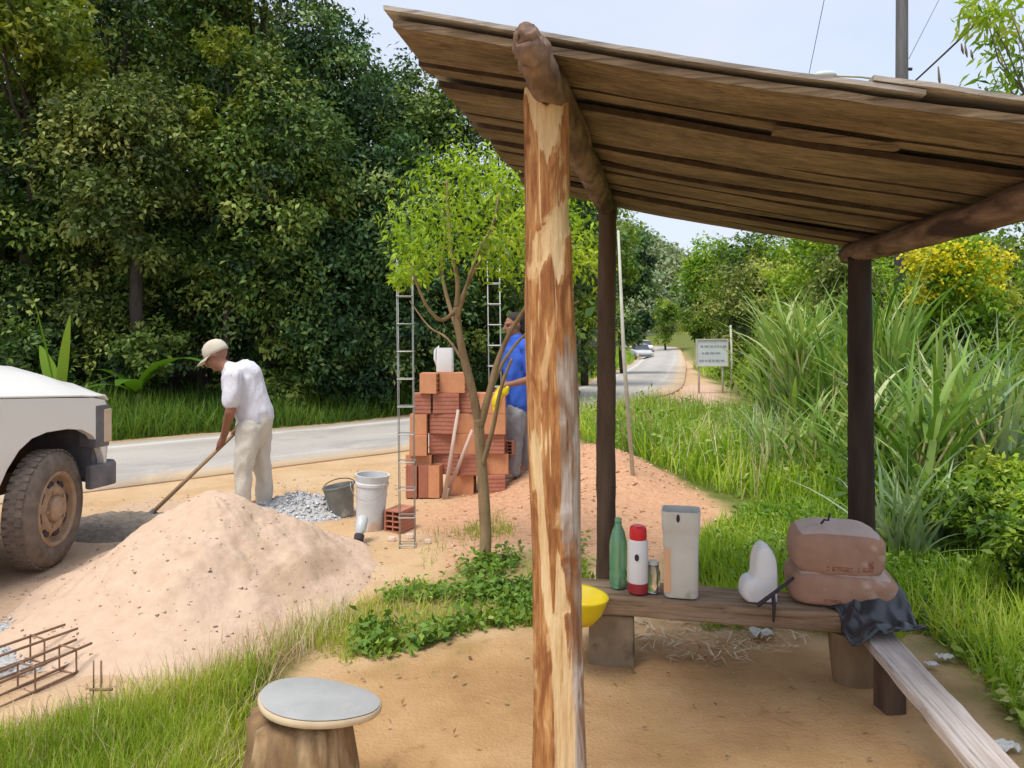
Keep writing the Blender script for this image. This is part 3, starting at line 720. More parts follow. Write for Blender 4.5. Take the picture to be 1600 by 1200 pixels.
# peeled front post: surface regions (bare wood, grey bark, fibrous inner bark) carried by vertex attributes
def front_post():
    nz, na = 420, 96; V = []; A1 = []; A2 = []; Q = []
    for i in range(nz + 1):
        f = i / nz
        for k in range(na):
            a = 2 * math.pi * k / na                       # a=0 -> +x (right), -pi/2 -> towards the camera
            sx, sy = math.cos(a), math.sin(a)
            top = 2.165 + 0.07 * abs(sx) ** 1.4 + 0.01 * mnoise.noise(Vector((sx * 3, sy * 3, 1)))
            z = -0.1 + (top + 0.1) * f
            cx = 0.1355 - 0.0150 * z + 0.006 * math.sin(z * 2.3); r = 0.0735 - 0.0035 * z + 0.004 * math.sin(z * 5 + 1)
            X = sx * 0.0665; zc = z                          # X: lateral place across the visible face
            n1 = mnoise.noise(Vector((a * 2.2, z * 1.6, 3))); n2 = mnoise.noise(Vector((sx * 9, sy * 9, z * 3.0))); n3 = mnoise.noise(Vector((sx * 22, sy * 22, z * 6.0)))
            front = sy < 0.25
            sm = lambda v, w_: max(0.0, min(1.0, 0.5 + v / w_))          # soft edge, sharpened by fibres in the shader
            fr = sm(0.35 - sy, 0.3); bare = 0.0; dzt = top - z
            bare = max(bare, sm(0.16 - abs(X) * 2.2 + 0.03 * n2 - dzt, 0.05) * fr)                              # fresh cut under the notch
            bare = max(bare, sm(0.050 - abs(z - (1.80 + X * 1.1) - 0.02 * n2), 0.03) * sm(X + 0.047, 0.02) * fr)  # diagonal scar
            bare = max(bare, sm((z - 1.66) * 0.2 - abs(X - 0.022), 0.012) * sm(1.80 - z, 0.04) * fr)
            w = 0.007 + 0.013 * smooth01((0.98 - z) / 0.25) + 0.010 * n2; xc = -0.006 + 0.014 * math.sin(z * 4) + (0.012 if z > 0.75 else 0.0) + 0.010 * n1
            bare = max(bare, sm(w - abs(X - xc), 0.016) * sm(0.93 - z, 0.1) * fr)                               # long stripped tongue
            bare = max(bare, sm(0.010 + 0.005 * n2 - abs(X + 0.052 - (1.25 - z) * 0.05), 0.012) * sm(1.25 - z, 0.08) * sm(z - 0.72, 0.08) * fr)
            bare = max(bare, 0.62 * sm(n3 + 0.6 * n1 - 0.42, 0.35) * sm(z - 1.05, 0.1) * fr)
            grey = sm(X - 0.010 - 0.016 * n2 - 0.014 * n1, 0.02) * sm(1.50 - z + 0.12 * n1, 0.12)
            grey *= 0.82 if z > 0.95 else 0.55 + 0.5 * n2
            grey = max(grey, (1 - fr) * (0.5 + 0.5 * n1)) * (1 - bare)
            fl = abs(mnoise.noise(Vector((sx * 14, sy * 14, z * 2.2)))); rr = r * (1 - 0.07 * bare + 0.035 * n2 + (0.085 * fl + 0.035 * n3) * (1 - bare) + 0.02 * grey)
            # knot
            kd = math.hypot(X - 0.024, z - 1.03); 
            if sy < 0.25 and kd < 0.03: rr += 0.006 * (1 - kd / 0.03); grey = max(grey, 1 - kd / 0.03)
            V.append((cx + sx * rr, 2.2 + sy * rr, z)); A1.append(bare); A2.append(grey)
    for i in range(nz):
        for k in range(na):
            k2 = (k + 1) % na; Q.append((i * na + k, i * na + k2, (i + 1) * na + k2, (i + 1) * na + k))
    Q.append(tuple(nz * na + k for k in range(na)))
    me = bpy.data.meshes.new('post'); me.from_pydata(V, [], Q)
    for nm, arr in (('bare', A1), ('grey', A2)):
        at = me.attributes.new(nm, 'FLOAT', 'POINT'); at.data.foreach_set('value', arr)
    m, nt, b, out = new_mat('peeled_post')
    v1 = coords(nt, 0, (1, 1, 0.10)); v2 = coords(nt, 0, (1, 1, 0.35))
    n = N(nt, 'TexNoise', Scale=55.0, Detail=8.0, Roughness=0.7); nt.links.new(v1, n.inputs['Vector'])
    nb = N(nt, 'TexNoise', Scale=16.0, Detail=6.0, Distortion=0.8); nt.links.new(v2, nb.inputs['Vector'])
    fib = ramp(nt, n.outputs[0], [(0.28, (0.15, 0.058, 0.024)), (0.43, (0.33, 0.135, 0.046)), (0.57, (0.52, 0.255, 0.09)), (0.75, (0.70, 0.46, 0.22))])
    fib = mixc(nt, ramp(nt, nb.outputs[0], [(0.38, (0.9, 0.9, 0.9)), (0.48, (0, 0, 0))]), fib, (0.27, 0.10, 0.035))
    fib = mixc(nt, ramp(nt, nb.outputs[0], [(0.57, (0, 0, 0)), (0.65, (0.75, 0.75, 0.75))]), fib, (0.72, 0.48, 0.23))
    bare = ramp(nt, n.outputs[0], [(0.30, (0.42, 0.22, 0.085)), (0.42, (0.66, 0.44, 0.21)), (0.6, (0.78, 0.58, 0.32)), (0.8, (0.82, 0.66, 0.42))])
    gr = ramp(nt, nb.outputs[0], [(0.34, (0.20, 0.105, 0.06)), (0.49, (0.36, 0.255, 0.185)), (0.64, (0.52, 0.455, 0.40))])
    gr = mixc(nt, ramp(nt, n.outputs[0], [(0.3, (0.7, 0.7, 0.7)), (0.42, (0, 0, 0))]), gr, (0.32, 0.18, 0.10))
    def mask(nm, amt):
        q_ = N(nt, 'Math', operation='MULTIPLY_ADD'); nt.links.new(n.outputs[0], q_.inputs[0]); q_.inputs[1].default_value = amt
        h_ = N(nt, 'Math', operation='MULTIPLY_ADD'); nt.links.new(nb.outputs[0], h_.inputs[0]); h_.inputs[1].default_value = amt; nt.links.new(N(nt, 'Attribute', attribute_name=nm).outputs['Fac'], h_.inputs[2])
        nt.links.new(h_.outputs[0], q_.inputs[2]); s_ = N(nt, 'Math', operation='SUBTRACT'); nt.links.new(q_.outputs[0], s_.inputs[0]); s_.inputs[1].default_value = amt; return ramp(nt, s_.outputs[0], [(0.38, (0, 0, 0)), (0.54, (1, 1, 1))])
    col = mixc(nt, mask('grey', 0.9), fib, gr)
    col = mixc(nt, mask('bare', 0.7), col, bare)
    nt.links.new(col, b.inputs['Base Color']); b.inputs['Roughness'].default_value = 0.75; b.inputs['Specular IOR Level'].default_value = 0.25
    bp = N(nt, 'Bump', Strength=1.0, Distance=0.009); nt.links.new(n.outputs[0], bp.inputs['Height']); nt.links.new(bp.outputs[0], b.inputs['Normal'])
    o = link('post', me, m, shed, smooth=True); o['label'] = 'half-peeled front post with cream bare wood, orange inner bark and grey bark'
front_post()

# ------------------------------------------------------------------ benches
M['bench_wood'] = plank_mat('bench_wood', (0.19, 0.12, 0.07), (0.32, 0.22, 0.14), (0.44, 0.33, 0.23), -ANG, (0.6, 12, 12))
M['plank_pale'] = plank_mat('plank_pale', (0.44, 0.36, 0.31), (0.60, 0.52, 0.46), (0.68, 0.61, 0.56), math.radians(-84), (0.7, 14, 14))
M['block'] = surf('block', (0.20, 0.15, 0.095), (0.30, 0.23, 0.15), 12, bump=0.4, spots=((0.12, 0.09, 0.06), 6, 0.58))
M['log_bench'] = surf('log_bench', (0.16, 0.105, 0.06), (0.26, 0.18, 0.10), 13, (1, 1, 0.3), bump=0.5)
def zg(p): return gzf(p.x, p.y)
bench = thing('bench', 'low dark plank bench across the back of the shelter on two blocks', 'bench', SH(0.65, 1.46, 0))
mb = MB(); R = Matrix.Rotation(ANG, 3, 'Z')
def slab(mb, a, b, w, z, th, n=14, seed=0, rag=0.008):
    a, b = Vector(a), Vector(b); d = (b - a).normalized(); sd = Vector((-d.y, d.x, 0)); vs = []; fs = []
    for i in range(n + 1):
        p = a.lerp(b, i / n); e1 = rag * mnoise.noise(Vector((i * 0.7, seed, 1))); e2 = rag * mnoise.noise(Vector((i * 0.7, seed, 2))); zz = 0.5 * rag * mnoise.noise(Vector((i * 0.4, seed, 3)))
        for s_, zo in ((-w / 2 + e1, 0), (w / 2 + e2, 0), (w / 2 + e2, th), (-w / 2 + e1, th)): q = p + sd * s_; vs.append((q.x, q.y, p.z + z + zo + zz))
    for i in range(n):
        for k in range(4): k2 = (k + 1) % 4; fs.append((i * 4 + k, i * 4 + k2, i * 4 + 4 + k2, i * 4 + 4 + k))
    fs += [(3, 2, 1, 0), tuple(n * 4 + k for k in range(4))]; mb.add(vs, fs)
slab(mb, SH(-0.10, 1.46, 0), SH(1.28, 1.40, 0), 0.25, 0.235, 0.085, 16, 3)
mb.build('plank', M['bench_wood'], bench, bevel=0.008)
mb = MB(); mb.box(SH(0.115, 1.42, 0.107), (0.21, 0.17, 0.25), R, taper=0.97); mb.build('support_block', M['block'], bench, bevel=0.014)
mb = MB(); c = SH(1.165, 1.34, 0); mb.lathe([(0.085, -0.03), (0.098, 0.05), (0.108, 0.15), (0.113, 0.233)], c, None, 20, sx=1.0, sy=0.85); o = mb.build('support_block', M['log_bench'], bench, auto=0.7); o['label'] = 'round tapered log support under the cement bag end'
bench2 = thing('bench', 'long pale grey plank bench running from the cement bags toward the camera', 'bench', (1.36, 2.7, 0))
mb = MB(); slab(mb, Vector((1.545, 3.42, 0)), Vector((1.345, 1.75, 0)), 0.132, 0.238, 0.04, 16, 8, 0.006); mb.build('plank', M['plank_pale'], bench2, bevel=0.006)
for yy in (3.08, 1.85):
    mb = MB(); mb.box((1.345 + (yy - 1.75) * 0.12 + 0.01, yy, 0.108), (0.085, 0.10, 0.255), Matrix.Rotation(0.12, 3, 'Z')); mb.build('support_block', M['post_dark'], bench2, bevel=0.008)

# ------------------------------------------------------------------ things on the bench
ZB = 0.327
def plastic(name, col, rough=0.4, trans=0.0, ior=1.45, var=0.85, alpha=None):
    m = surf(name, col, tuple(x * var for x in col), 5, rough=rough, bump=0.05, spec=0.45, trans=trans); return m
M['green_pet'] = plastic('green_pet', (0.30, 0.68, 0.42), 0.15, 0.6)
M['white_plastic'] = plastic('white_plastic', (0.80, 0.80, 0.80), 0.4)
M['red_plastic'] = plastic('red_plastic', (0.70, 0.02, 0.03), 0.35)
M['dark_red'] = plastic('dark_red', (0.36, 0.03, 0.04), 0.4)
M['clear'] = plastic('clear_plastic', (0.86, 0.90, 0.86), 0.1, 0.92)
M['yellow_plastic'] = plastic('yellow_plastic', (0.85, 0.66, 0.01), 0.4)
M['grey_plastic'] = surf('grey_plastic', (0.68, 0.67, 0.61), (0.57, 0.555, 0.49), 7, rough=0.5, bump=0.1, spots=((0.36, 0.33, 0.26), 5, 0.62))
M['orange_label'] = surf('orange_label', (0.80, 0.42, 0.20), (0.70, 0.48, 0.30), 9)
M['black_plastic'] = surf('black_plastic', (0.02, 0.021, 0.024), (0.045, 0.047, 0.05), 8, rough=0.35, bump=0.2, spec=0.5)
M['dark_mark'] = surf('dark_mark', (0.04, 0.03, 0.04), (0.06, 0.05, 0.05), 8)
def onb(px, py=925, ds=0.0):                         # a spot on the back bench under a pixel
    dirx = (px - CX) / F; n = Vector((U2.x, U2.y)); q0 = SH(0, 1.42 + ds, 0); y = n.dot(Vector((q0.x, q0.y))) / (n.x * dirx + n.y)
    return Vector((dirx * y, y, ZB))
p = onb(966, ds=0.03)
t = thing('soda_bottle', 'green translucent plastic drink bottle standing on the bench beside the thin post', 'bottle', p)
mb = MB(); mb.lathe([(0.034, 0), (0.041, 0.012), (0.042, 0.07), (0.039, 0.085), (0.042, 0.10), (0.042, 0.19), (0.040, 0.215), (0.030, 0.26), (0.017, 0.29), (0.0145, 0.305)], p, None, 22); mb.build('bottle_body', M['green_pet'], t, smooth=True)
mb = MB(); mb.lathe([(0.0165, 0.303), (0.0165, 0.322), (0.013, 0.325), (0, 0.325)], p, None, 16); mb.build('cap', M['green_pet'], t, auto=0.6)
p = onb(997, ds=-0.03)
t = thing('thermos_flask', 'white thermos flask with red cap and red base on the bench', 'flask', p)
mb = MB(); mb.lathe([(0.045, 0.045), (0.046, 0.05), (0.046, 0.235), (0.040, 0.246)], p, None, 26); mb.build('flask_body', M['white_plastic'], t, auto=0.6)
mb = MB(); mb.lathe([(0.040, 0), (0.046, 0.006), (0.047, 0.05), (0.0, 0.05)], p, None, 26); mb.build('base_ring', M['dark_red'], t, auto=0.6)
mb = MB(); mb.lathe([(0.038, 0.244), (0.0395, 0.258), (0.039, 0.285), (0.036, 0.300), (0.026, 0.308), (0, 0.309)], p, None, 26); mb.build('cap', M['red_plastic'], t, auto=0.6)
mb = MB(); mb.prism([(math.cos(a) * 0.010, math.sin(a) * 0.016) for a in [k * math.pi / 6 for k in range(12)]], p + Vector((-0.013, -0.0440, 0.172)), Vector((0.95, -0.31, 0)), (0, 0, 1), Vector((0.31, 0.95, 0)), 0.006); mb.build('emblem', M['dark_mark'], t)
p = onb(1021, ds=-0.01)
t = thing('glass_jar', 'small clear empty jar between the thermos flask and the tall container', 'jar', p)
mb = MB(); mb.lathe([(0.026, 0), (0.03, 0.005), (0.031, 0.09), (0.024, 0.11), (0.024, 0.13)], p, None, 20); jb = mb.build('jar_body', M['clear'], t, smooth=True)
mb = MB(); mb.lathe([(0.026, 0.128), (0.026, 0.142), (0, 0.143)], p, None, 20); mb.build('lid', M['grey_plastic'], t, auto=0.6)
p = onb(1064, ds=-0.02)
t = thing('plastic_drum', 'tall pale grey cut-open plastic container with a faded orange side on the bench', 'container', p)
mb = MB(); RZ = Matrix.Rotation(ANG - 0.06, 3, 'Z')
def rrect(w, d, r, n=5):
    o = []
    for cx, cy, a0 in ((w / 2 - r, d / 2 - r, 0), (-w / 2 + r, d / 2 - r, 90), (-w / 2 + r, -d / 2 + r, 180), (w / 2 - r, -d / 2 + r, 270)):
        for k in range(n + 1): a = math.radians(a0 + 90 * k / n); o.append((cx + r * math.cos(a), cy + r * math.sin(a)))
    return o
def loft(mb, rings, mi=0, cap0=True, cap1=True):
    n = len(rings[0]); vs = [q for r in rings for q in r]; fs = []
    for i in range(len(rings) - 1):
        for k in range(n): k2 = (k + 1) % n; fs.append((i * n + k, i * n + k2, (i + 1) * n + k2, (i + 1) * n + k))
    if cap0: fs.append(tuple(range(n - 1, -1, -1)))
    if cap1: fs.append(tuple((len(rings) - 1) * n + k for k in range(n)))
    mb.add(vs, fs, mi)
def rr_ring(p, w, d, r, z, RZ): return [tuple(p + RZ @ Vector((a, b, z))) for a, b in rrect(w, d, r)]
loft(mb, [rr_ring(p, w_, d_, 0.03, z, RZ) for w_, d_, z in ((0.145, 0.12, 0), (0.152, 0.125, 0.008), (0.154, 0.127, 0.22), (0.158, 0.13, 0.285), (0.168, 0.14, 0.30), (0.170, 0.142, 0.345), (0.174, 0.145, 0.388), (0.166, 0.137, 0.388), (0.160, 0.132, 0.30), (0.146, 0.119, 0.05))], cap1=True)
mb.build('container_body', M['grey_plastic'], t, auto=0.7)
mb = MB(); mb.box(p + RZ @ Vector((-0.060, -0.0640, 0.125)), (0.030, 0.004, 0.20), RZ); mb.build('label_strip', M['orange_label'], t)
mb = MB(); mb.lathe([(0.010, 0), (0.011, 0.004), (0, 0.005)], p + RZ @ Vector((-0.012, -0.0700, 0.362)), RZ @ Matrix.Rotation(math.pi / 2, 3, 'X') @ Matrix.Diagonal((0.7, 1.7, 1)), 12); mb.build('grip_hole', M['dark_mark'], t)
p = onb(1186, ds=-0.02)
t = thing('plastic_jug', 'white plastic jug cut into a scoop, standing near the cement bags', 'jug', p)
out = [(-0.070, 0.0), (-0.084, 0.02), (-0.086, 0.055), (-0.076, 0.088), (-0.056, 0.102), (-0.040, 0.106), (-0.033, 0.125), (-0.030, 0.17), (-0.020, 0.215), (-0.004, 0.243), (0.016, 0.254), (0.036, 0.243), (0.060, 0.205), (0.070, 0.165), (0.073, 0.08), (0.070, 0.0)]
def smooth_outline(o, n=4):
    r = spline([Vector((a, b, 0)) for a, b in o], n); return [(q.x, q.y) for q in r]
mb = MB(); so_ = smooth_outline(out, 3); cxm, cym = 0.0, 0.10
loft(mb, [[tuple(p + Vector((a * k + (1 - k) * 0.01, yy, b * (1 - (1 - k) * 0.35) + (1 - k) * 0.008))) for a, b in so_] for yy, k in ((-0.055, 0.72), (-0.048, 0.9), (-0.03, 0.98), (0.0, 1.0), (0.03, 0.98), (0.048, 0.9), (0.055, 0.72))])
mb.build('jug_body', M['white_plastic'], t, auto=0.9)
# hand tool leaning against the bench front
pa = P(1240, 903, 3.36); pb = P(1184, 946, 3.30)
t = thing('hand_tool', 'thin dark iron hand tool leaning across the bench edge beside the white jug', 'tool', pb)
mb = MB(); mb.tube([pb, pb.lerp(pa, 0.5), pa], [0.010, 0.008, 0.007], 8); mb.build('handle', M['dark_mark'], t, smooth=True)
q = pb.lerp(pa, 0.42); mb = MB(); mb.tube([q, q + Vector((0.004, -0.004, -0.055)), q + Vector((0.0, -0.006, -0.12))], [0.010, 0.009, 0.005], 8); mb.build('spike', M['dark_mark'], t, smooth=True)
# yellow bowl at the bench end
p = P(898, 970, 3.40)
t = thing('bowl', 'bright yellow plastic bowl on the bench end behind the front post', 'bowl', p)
mb = MB(); Rt = Matrix.Rotation(0.10, 3, 'Y')
mb.lathe([(0.05, 0.0), (0.085, 0.004), (0.118, 0.05), (0.134, 0.105), (0.140, 0.118), (0.138, 0.122), (0.128, 0.114), (0.110, 0.05), (0.078, 0.012), (0.0, 0.010)], p, Rt, 30); mb.build('bowl_shell', M['yellow_plastic'], t, smooth=True)

# cement bags
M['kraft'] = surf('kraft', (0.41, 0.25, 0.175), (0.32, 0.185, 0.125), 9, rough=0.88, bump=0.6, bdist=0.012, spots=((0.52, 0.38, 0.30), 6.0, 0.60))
M['kraft_top'] = surf('kraft_pale_top', (0.52, 0.42, 0.37), (0.46, 0.345, 0.285), 8, rough=0.95, bump=0.5, bdist=0.012, spots=((0.42, 0.29, 0.22), 7.0, 0.60))
M['print'] = surf('print', (0.24, 0.085, 0.06), (0.33, 0.16, 0.11), 40, rough=0.9, lo=0.42, hi=0.58)
def cement_bag(name, label, c, L, W, H, rz, mat, seed, tilt=0.0, group='cement bags on the bench'):
    """paper sack: a bulging box with folded ends, crumpled; the top faces are paler"""
    root = thing(name, label, 'cement bag', c, group); R = Matrix.Rotation(rz, 3, 'Z') @ Matrix.Rotation(tilt, 3, 'Y'); n = 30; K = 5.0
    bm = bmesh.new(); rs = random.Random(seed); cols = [rs.random() < 0.72 for _ in range(n)]
    def pt(x, y, z):
        k = (abs(x) ** K + abs(y) ** K + abs(z) ** K) ** (1 / K); x, y, z = x / k, y / k, z / k
        px, py, pz = x * L / 2, y * W / 2, z * H / 2
        pz *= 1 + 0.12 * (1 - x * x) * (1 - y * y) * (1 if z > 0 else 0.1) - 0.16 * abs(x) ** 3 * (1 if z > 0 else 0.0)
        py *= 1 + 0.06 * (1 - z * z) * (1 - x * x); px *= 1 + 0.05 * (1 - z * z) * (1 - y * y)
        q = Vector((px, py, pz)); s_ = Vector((seed * 3.7, seed * 1.3, 0))
        rdg = lambda f: 1 - 2 * abs(mnoise.noise(q * f + s_))
        d = 0.009 * mnoise.noise(q * 7 + s_) + 0.007 * rdg(9) * abs(mnoise.noise(q * 4 - s_)) * 2 + 0.0025 * mnoise.noise(q * 28 + s_)
        q += q.normalized() * d
        return R @ q + Vector(c) + Vector((0, 0, H / 2))
    for ax in range(3):
        for sg in (-1, 1):
            g = {}
            for i in range(n + 1):
                for j in range(n + 1):
                    a, b_ = math.tan((i / n * 2 - 1) * math.pi / 4), math.tan((j / n * 2 - 1) * math.pi / 4)
                    co = [0, 0, 0]; co[ax] = sg; co[(ax + 1) % 3] = a; co[(ax + 2) % 3] = b_; g[i, j] = bm.verts.new(pt(*co))
            for i in range(n):
                for j in range(n):
                    f = bm.faces.new((g[i, j], g[i + 1, j], g[i + 1, j + 1], g[i, j + 1])); f.smooth = True
                    if ax == 2 and sg == 1: f.material_index = 1  # top faces take a paler, greyer tone
                    if ax == 1 and sg == -1 and i in (5, 6, 7) and 7 < j < 27 and (cols[j] or j > 24) and not (i == 6 and j % 3 == 0): f.material_index = 2
                    if ax == 1 and sg == -1 and 5 <= i <= 12 and j in (25, 26): f.material_index = 2
    bmesh.ops.remove_doubles(bm, verts=bm.verts, dist=0.0005); bmesh.ops.recalc_face_normals(bm, faces=bm.faces)
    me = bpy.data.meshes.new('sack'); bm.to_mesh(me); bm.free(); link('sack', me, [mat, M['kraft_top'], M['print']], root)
    return root
cb = P(1322, 948, 3.42)
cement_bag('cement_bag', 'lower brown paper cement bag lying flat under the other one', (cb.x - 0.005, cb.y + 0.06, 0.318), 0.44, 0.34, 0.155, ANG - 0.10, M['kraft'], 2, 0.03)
cement_bag('cement_bag', 'upper brown paper cement bag with paler top, lying on another bag', (cb.x - 0.02, cb.y + 0.07, 0.445), 0.375, 0.31, 0.205, ANG - 0.05, M['kraft'], 5, 0.02)
t = thing('twine_knot', 'small dark wire twist lying on the upper cement bag', 'wire', P(1290, 815, 3.40))
mb = MB(); mb.tube([P(1283, 818, 3.40), P(1288, 812, 3.38), P(1294, 813, 3.39), P(1297, 802, 3.4)], 0.005, 6); mb.build('twine', M['dark_mark'], t, smooth=True)
# crumpled black plastic
mb = MB(); V = []; Q = []; n = 26
for i in range(n + 1):
    for j in range(n + 1):
        a, b_ = i / n, j / n; x = 1.53 + (a - 0.5) * 0.30 + 0.03 * mnoise.noise(Vector((b_ * 3, a * 2, 4))); y = 3.28 + (b_ - 0.5) * 0.38 + 0.03 * mnoise.noise(Vector((a * 3, b_ * 2, 7)))
        edge = min(a, 1 - a, b_, 1 - b_)
        h = 0.325 + 0.11 * smooth01((b_ - 0.25) / 0.45) * (0.6 + 0.4 * smooth01((a - 0.3) / 0.3)) + 0.032 * mnoise.noise(Vector((a * 6, b_ * 6, 2))) + 0.016 * mnoise.noise(Vector((a * 14, b_ * 14, 5)))
        if a < 0.25: h -= 0.22 * (0.25 - a)
        V.append((x, y, h))
for i in range(n):
    for j in range(n): Q.append((i * (n + 1) + j, (i + 1) * (n + 1) + j, (i + 1) * (n + 1) + j + 1, i * (n + 1) + j + 1))
me = bpy.data.meshes.new('tarp'); me.from_pydata(V, [], Q)
M['tarp'] = surf('black_sheet', (0.022, 0.025, 0.03), (0.05, 0.055, 0.062), 8, rough=0.32, bump=0.5, spec=0.6, spots=((0.55, 0.56, 0.58), 22, 0.70))
o = link('plastic_sheet', me, M['tarp'], None, (1.53, 3.32, 0.28), True); tag(o, 'crumpled black plastic sheet bunched where the two benches meet', 'plastic sheet')
sd_ = o.modifiers.new('s', 'SOLIDIFY'); sd_.thickness = 0.006; bake(o)

# ------------------------------------------------------------------ stump and stone lid
M['stump'] = surf('stump', (0.30, 0.18, 0.08), (0.14, 0.09, 0.05), 18, (1, 1, 0.3), bump=0.8, bdist=0.02, spots=((0.42, 0.30, 0.16), 8, 0.56))
mb = MB(); pts = []; rr_ = []
mb.tube([(-0.665, 2.42, z) for z in (-0.05, 0.05, 0.15, 0.25, 0.33, 0.345)], [0.19, 0.183, 0.172, 0.162, 0.150, 0.12], 72, wob=0.14, fine=0.13, seed=4)
o = mb.build('tree_stump', M['stump'], None, (-0.645, 2.42, 0), smooth=True); tag(o, 'rough brown tree stump standing in the grass under the pale round slab', 'stump')
M['stone'] = surf('stone_slab', (0.42, 0.42, 0.405), (0.33, 0.335, 0.325), 7, rough=0.97, bump=0.5, spec=0.05, spots=((0.40, 0.39, 0.36), 14, 0.63))
M['stone_rim'] = surf('stone_rim', (0.66, 0.54, 0.36), (0.55, 0.43, 0.28), 14)
t = thing('stone_slab', 'pale grey round slab lying tilted on top of the tree stump', 'slab', (-0.61, 2.40, 0.37))
def disc(z0, z1, k, name, mat):
    mb = MB(); Rm = Matrix.Rotation(math.radians(6.5), 3, 'Y') @ Matrix.Rotation(math.radians(-1.5), 3, 'X'); V = []; rings = []
    for r_, z in ((0.97, z0), (1.0, z0 + (z1 - z0) * 0.3), (1.0, z0 + (z1 - z0) * 0.75), (0.985, z1)):
        ring = []
        for i in range(48):
            a = 2 * math.pi * i / 48; e = 1 + 0.06 * math.cos(a * 2 + 0.2) - 0.05 * math.cos(a * 3 + 2.6) - 0.08 * max(0, math.cos(a + 2.8)) ** 2 * 0 + 0.02 * mnoise.noise(Vector((math.cos(a) * 2, math.sin(a) * 2, 3)))
            ring.append(tuple(Vector((-0.61, 2.40, 0.362)) + Rm @ Vector((0.182 * r_ * e * math.cos(a) * k, 0.150 * r_ * e * math.sin(a) * k, z))))
        rings.append(ring)
    loft(mb, rings); return mb.build(name, mat, t, auto=0.8)
disc(0.0, 0.022, 1.0, 'rim', M['stone_rim']); disc(0.0235, 0.027, 0.97, 'top_face', M['stone'])

# ------------------------------------------------------------------ steel bar cages
M['steel'] = surf('rusty_steel', (0.22, 0.13, 0.08), (0.34, 0.21, 0.13), 30, rough=0.7, metal=0.3)
M['steel_pale'] = surf('pale_steel', (0.30, 0.31, 0.29), (0.42, 0.42, 0.39), 30, rough=0.5, metal=0.3)
def cage(name, label, a, b, w, step, rb_, rs, mat, group=None, side=None, up=None, over=0.06, smat=None):
    a, b = Vector(a), Vector(b); d = (b - a).normalized(); x = Vector(side).normalized(); y = d.cross(x).normalized(); root = thing(name, label, 'steel cage', a, group)
    for sx in (-1, 1):
        for sy in (-1, 1):
            mb = MB(); mb.tube([a + (x * sx + y * sy) * w / 2 - d * over, b + (x * sx + y * sy) * w / 2], rb_, 6); mb.build('bar', mat, root, smooth=True)
    L = (b - a).length; k = 0
    while k * step <= L - 0.02:
        c = a + d * (k * step); e = w / 2 + rb_; q = [c + x * e + y * e, c - x * e + y * e, c - x * e - y * e, c + x * e - y * e]
        mb = MB(); 
        for i in range(4): mb.tube([q[i], q[(i + 1) % 4]], rs, 5)
        mb.build('stirrup', smat or mat, root); k += 1
    return root
cage('steel_cage', 'rusty steel bar cage lying on the ground in the lower left corner', (-2.35, 2.55, 0.06), (-1.95, 3.50, 0.065), 0.10, 0.19, 0.006, 0.004, M['steel'], 'steel cages lying in the yard', (0.91, -0.40, 0))
cage('steel_cage', 'second rusty steel bar cage lying behind the nearest one at left', (-2.60, 2.75, 0.07), (-2.10, 3.66, 0.07), 0.10, 0.22, 0.006, 0.004, M['steel'], 'steel cages lying in the yard', (0.88, -0.48, 0))
p0 = G(158, 1112); t = thing('steel_stake', 'small thin steel stake with a short crossbar stuck in the sand', 'stake', p0)
mb = MB(); mb.tube([p0 - Vector((0, 0, 0.05)), p0 + Vector((0, 0, 0.2))], 0.004, 6); mb.tube([p0 + Vector((-0.03, 0, 0.06)), p0 + Vector((-0.03, 0, 0.2))], 0.003, 6); mb.build('rod', M['steel'], t, smooth=True)
mb = MB(); mb.tube([p0 + Vector((-0.045, 0, 0.085)), p0 + Vector((0.05, -0.01, 0.09))], 0.006, 6); mb.build('crossbar', M['steel'], t, smooth=True)
pc = Vector((-0.735, 5.40, -0.05)); cage('rebar_column', 'upright steel bar cage standing left of the brick stack', (pc.x, pc.y, gzf(pc.x, pc.y) + 0.02), (pc.x - 0.02, pc.y, 2.02), 0.105, 0.193, 0.0032, 0.0042, M['steel_pale'], 'upright column cages', (1, 0.06, 0), over=0.1)
pc = Vector((-0.163, 7.95, 0)); cage('rebar_column', 'upright steel bar cage standing behind the brick stack and the blue shirt', (pc.x, pc.y, gzf(pc.x, pc.y) + 0.02), (pc.x - 0.03, pc.y, 2.22), 0.125, 0.213, 0.0045, 0.0075, M['steel_pale'], 'upright column cages', (1, 0.06, 0), over=0.1)

# ------------------------------------------------------------------ hollow bricks
M['brick_a'] = surf('brick_orange', (0.64, 0.30, 0.155), (0.54, 0.235, 0.115), 12, bump=0.15, spots=((0.66, 0.36, 0.20), 6, 0.62))
M['brick_b'] = surf('brick_red', (0.48, 0.20, 0.13), (0.40, 0.15, 0.095), 12, bump=0.15, spots=((0.52, 0.25, 0.16), 6, 0.62))
def brick_mesh(L, D, H, mat, ridges=True):
    mb = MB(); th = 0.011
    mb.box((0, 0, H / 2 - th / 2), (L, D, th)); mb.box((0, 0, -H / 2 + th / 2), (L, D, th))
    for s_ in (-1, 1): mb.box((0, s_ * (D / 2 - th / 2), 0), (L, th, H - 2 * th))
    for k in (-1, 0, 1): mb.box((0, 0, k * H / 4), (L - 0.006, D - 2 * th, th * 0.8))
    mb.box((0, 0, 0), (L - 0.010, th * 0.8, H - 2 * th))
    if ridges:
        for s_ in (-1, 1):
            for k in range(5): mb.box((0, s_ * (D / 2 + 0.0015), -H / 2 + H * (k + 0.5) / 5), (L, 0.004, H / 9))
    me = mb.mesh('hollow_brick'); me.materials.append(mat); return me
BRK = {}
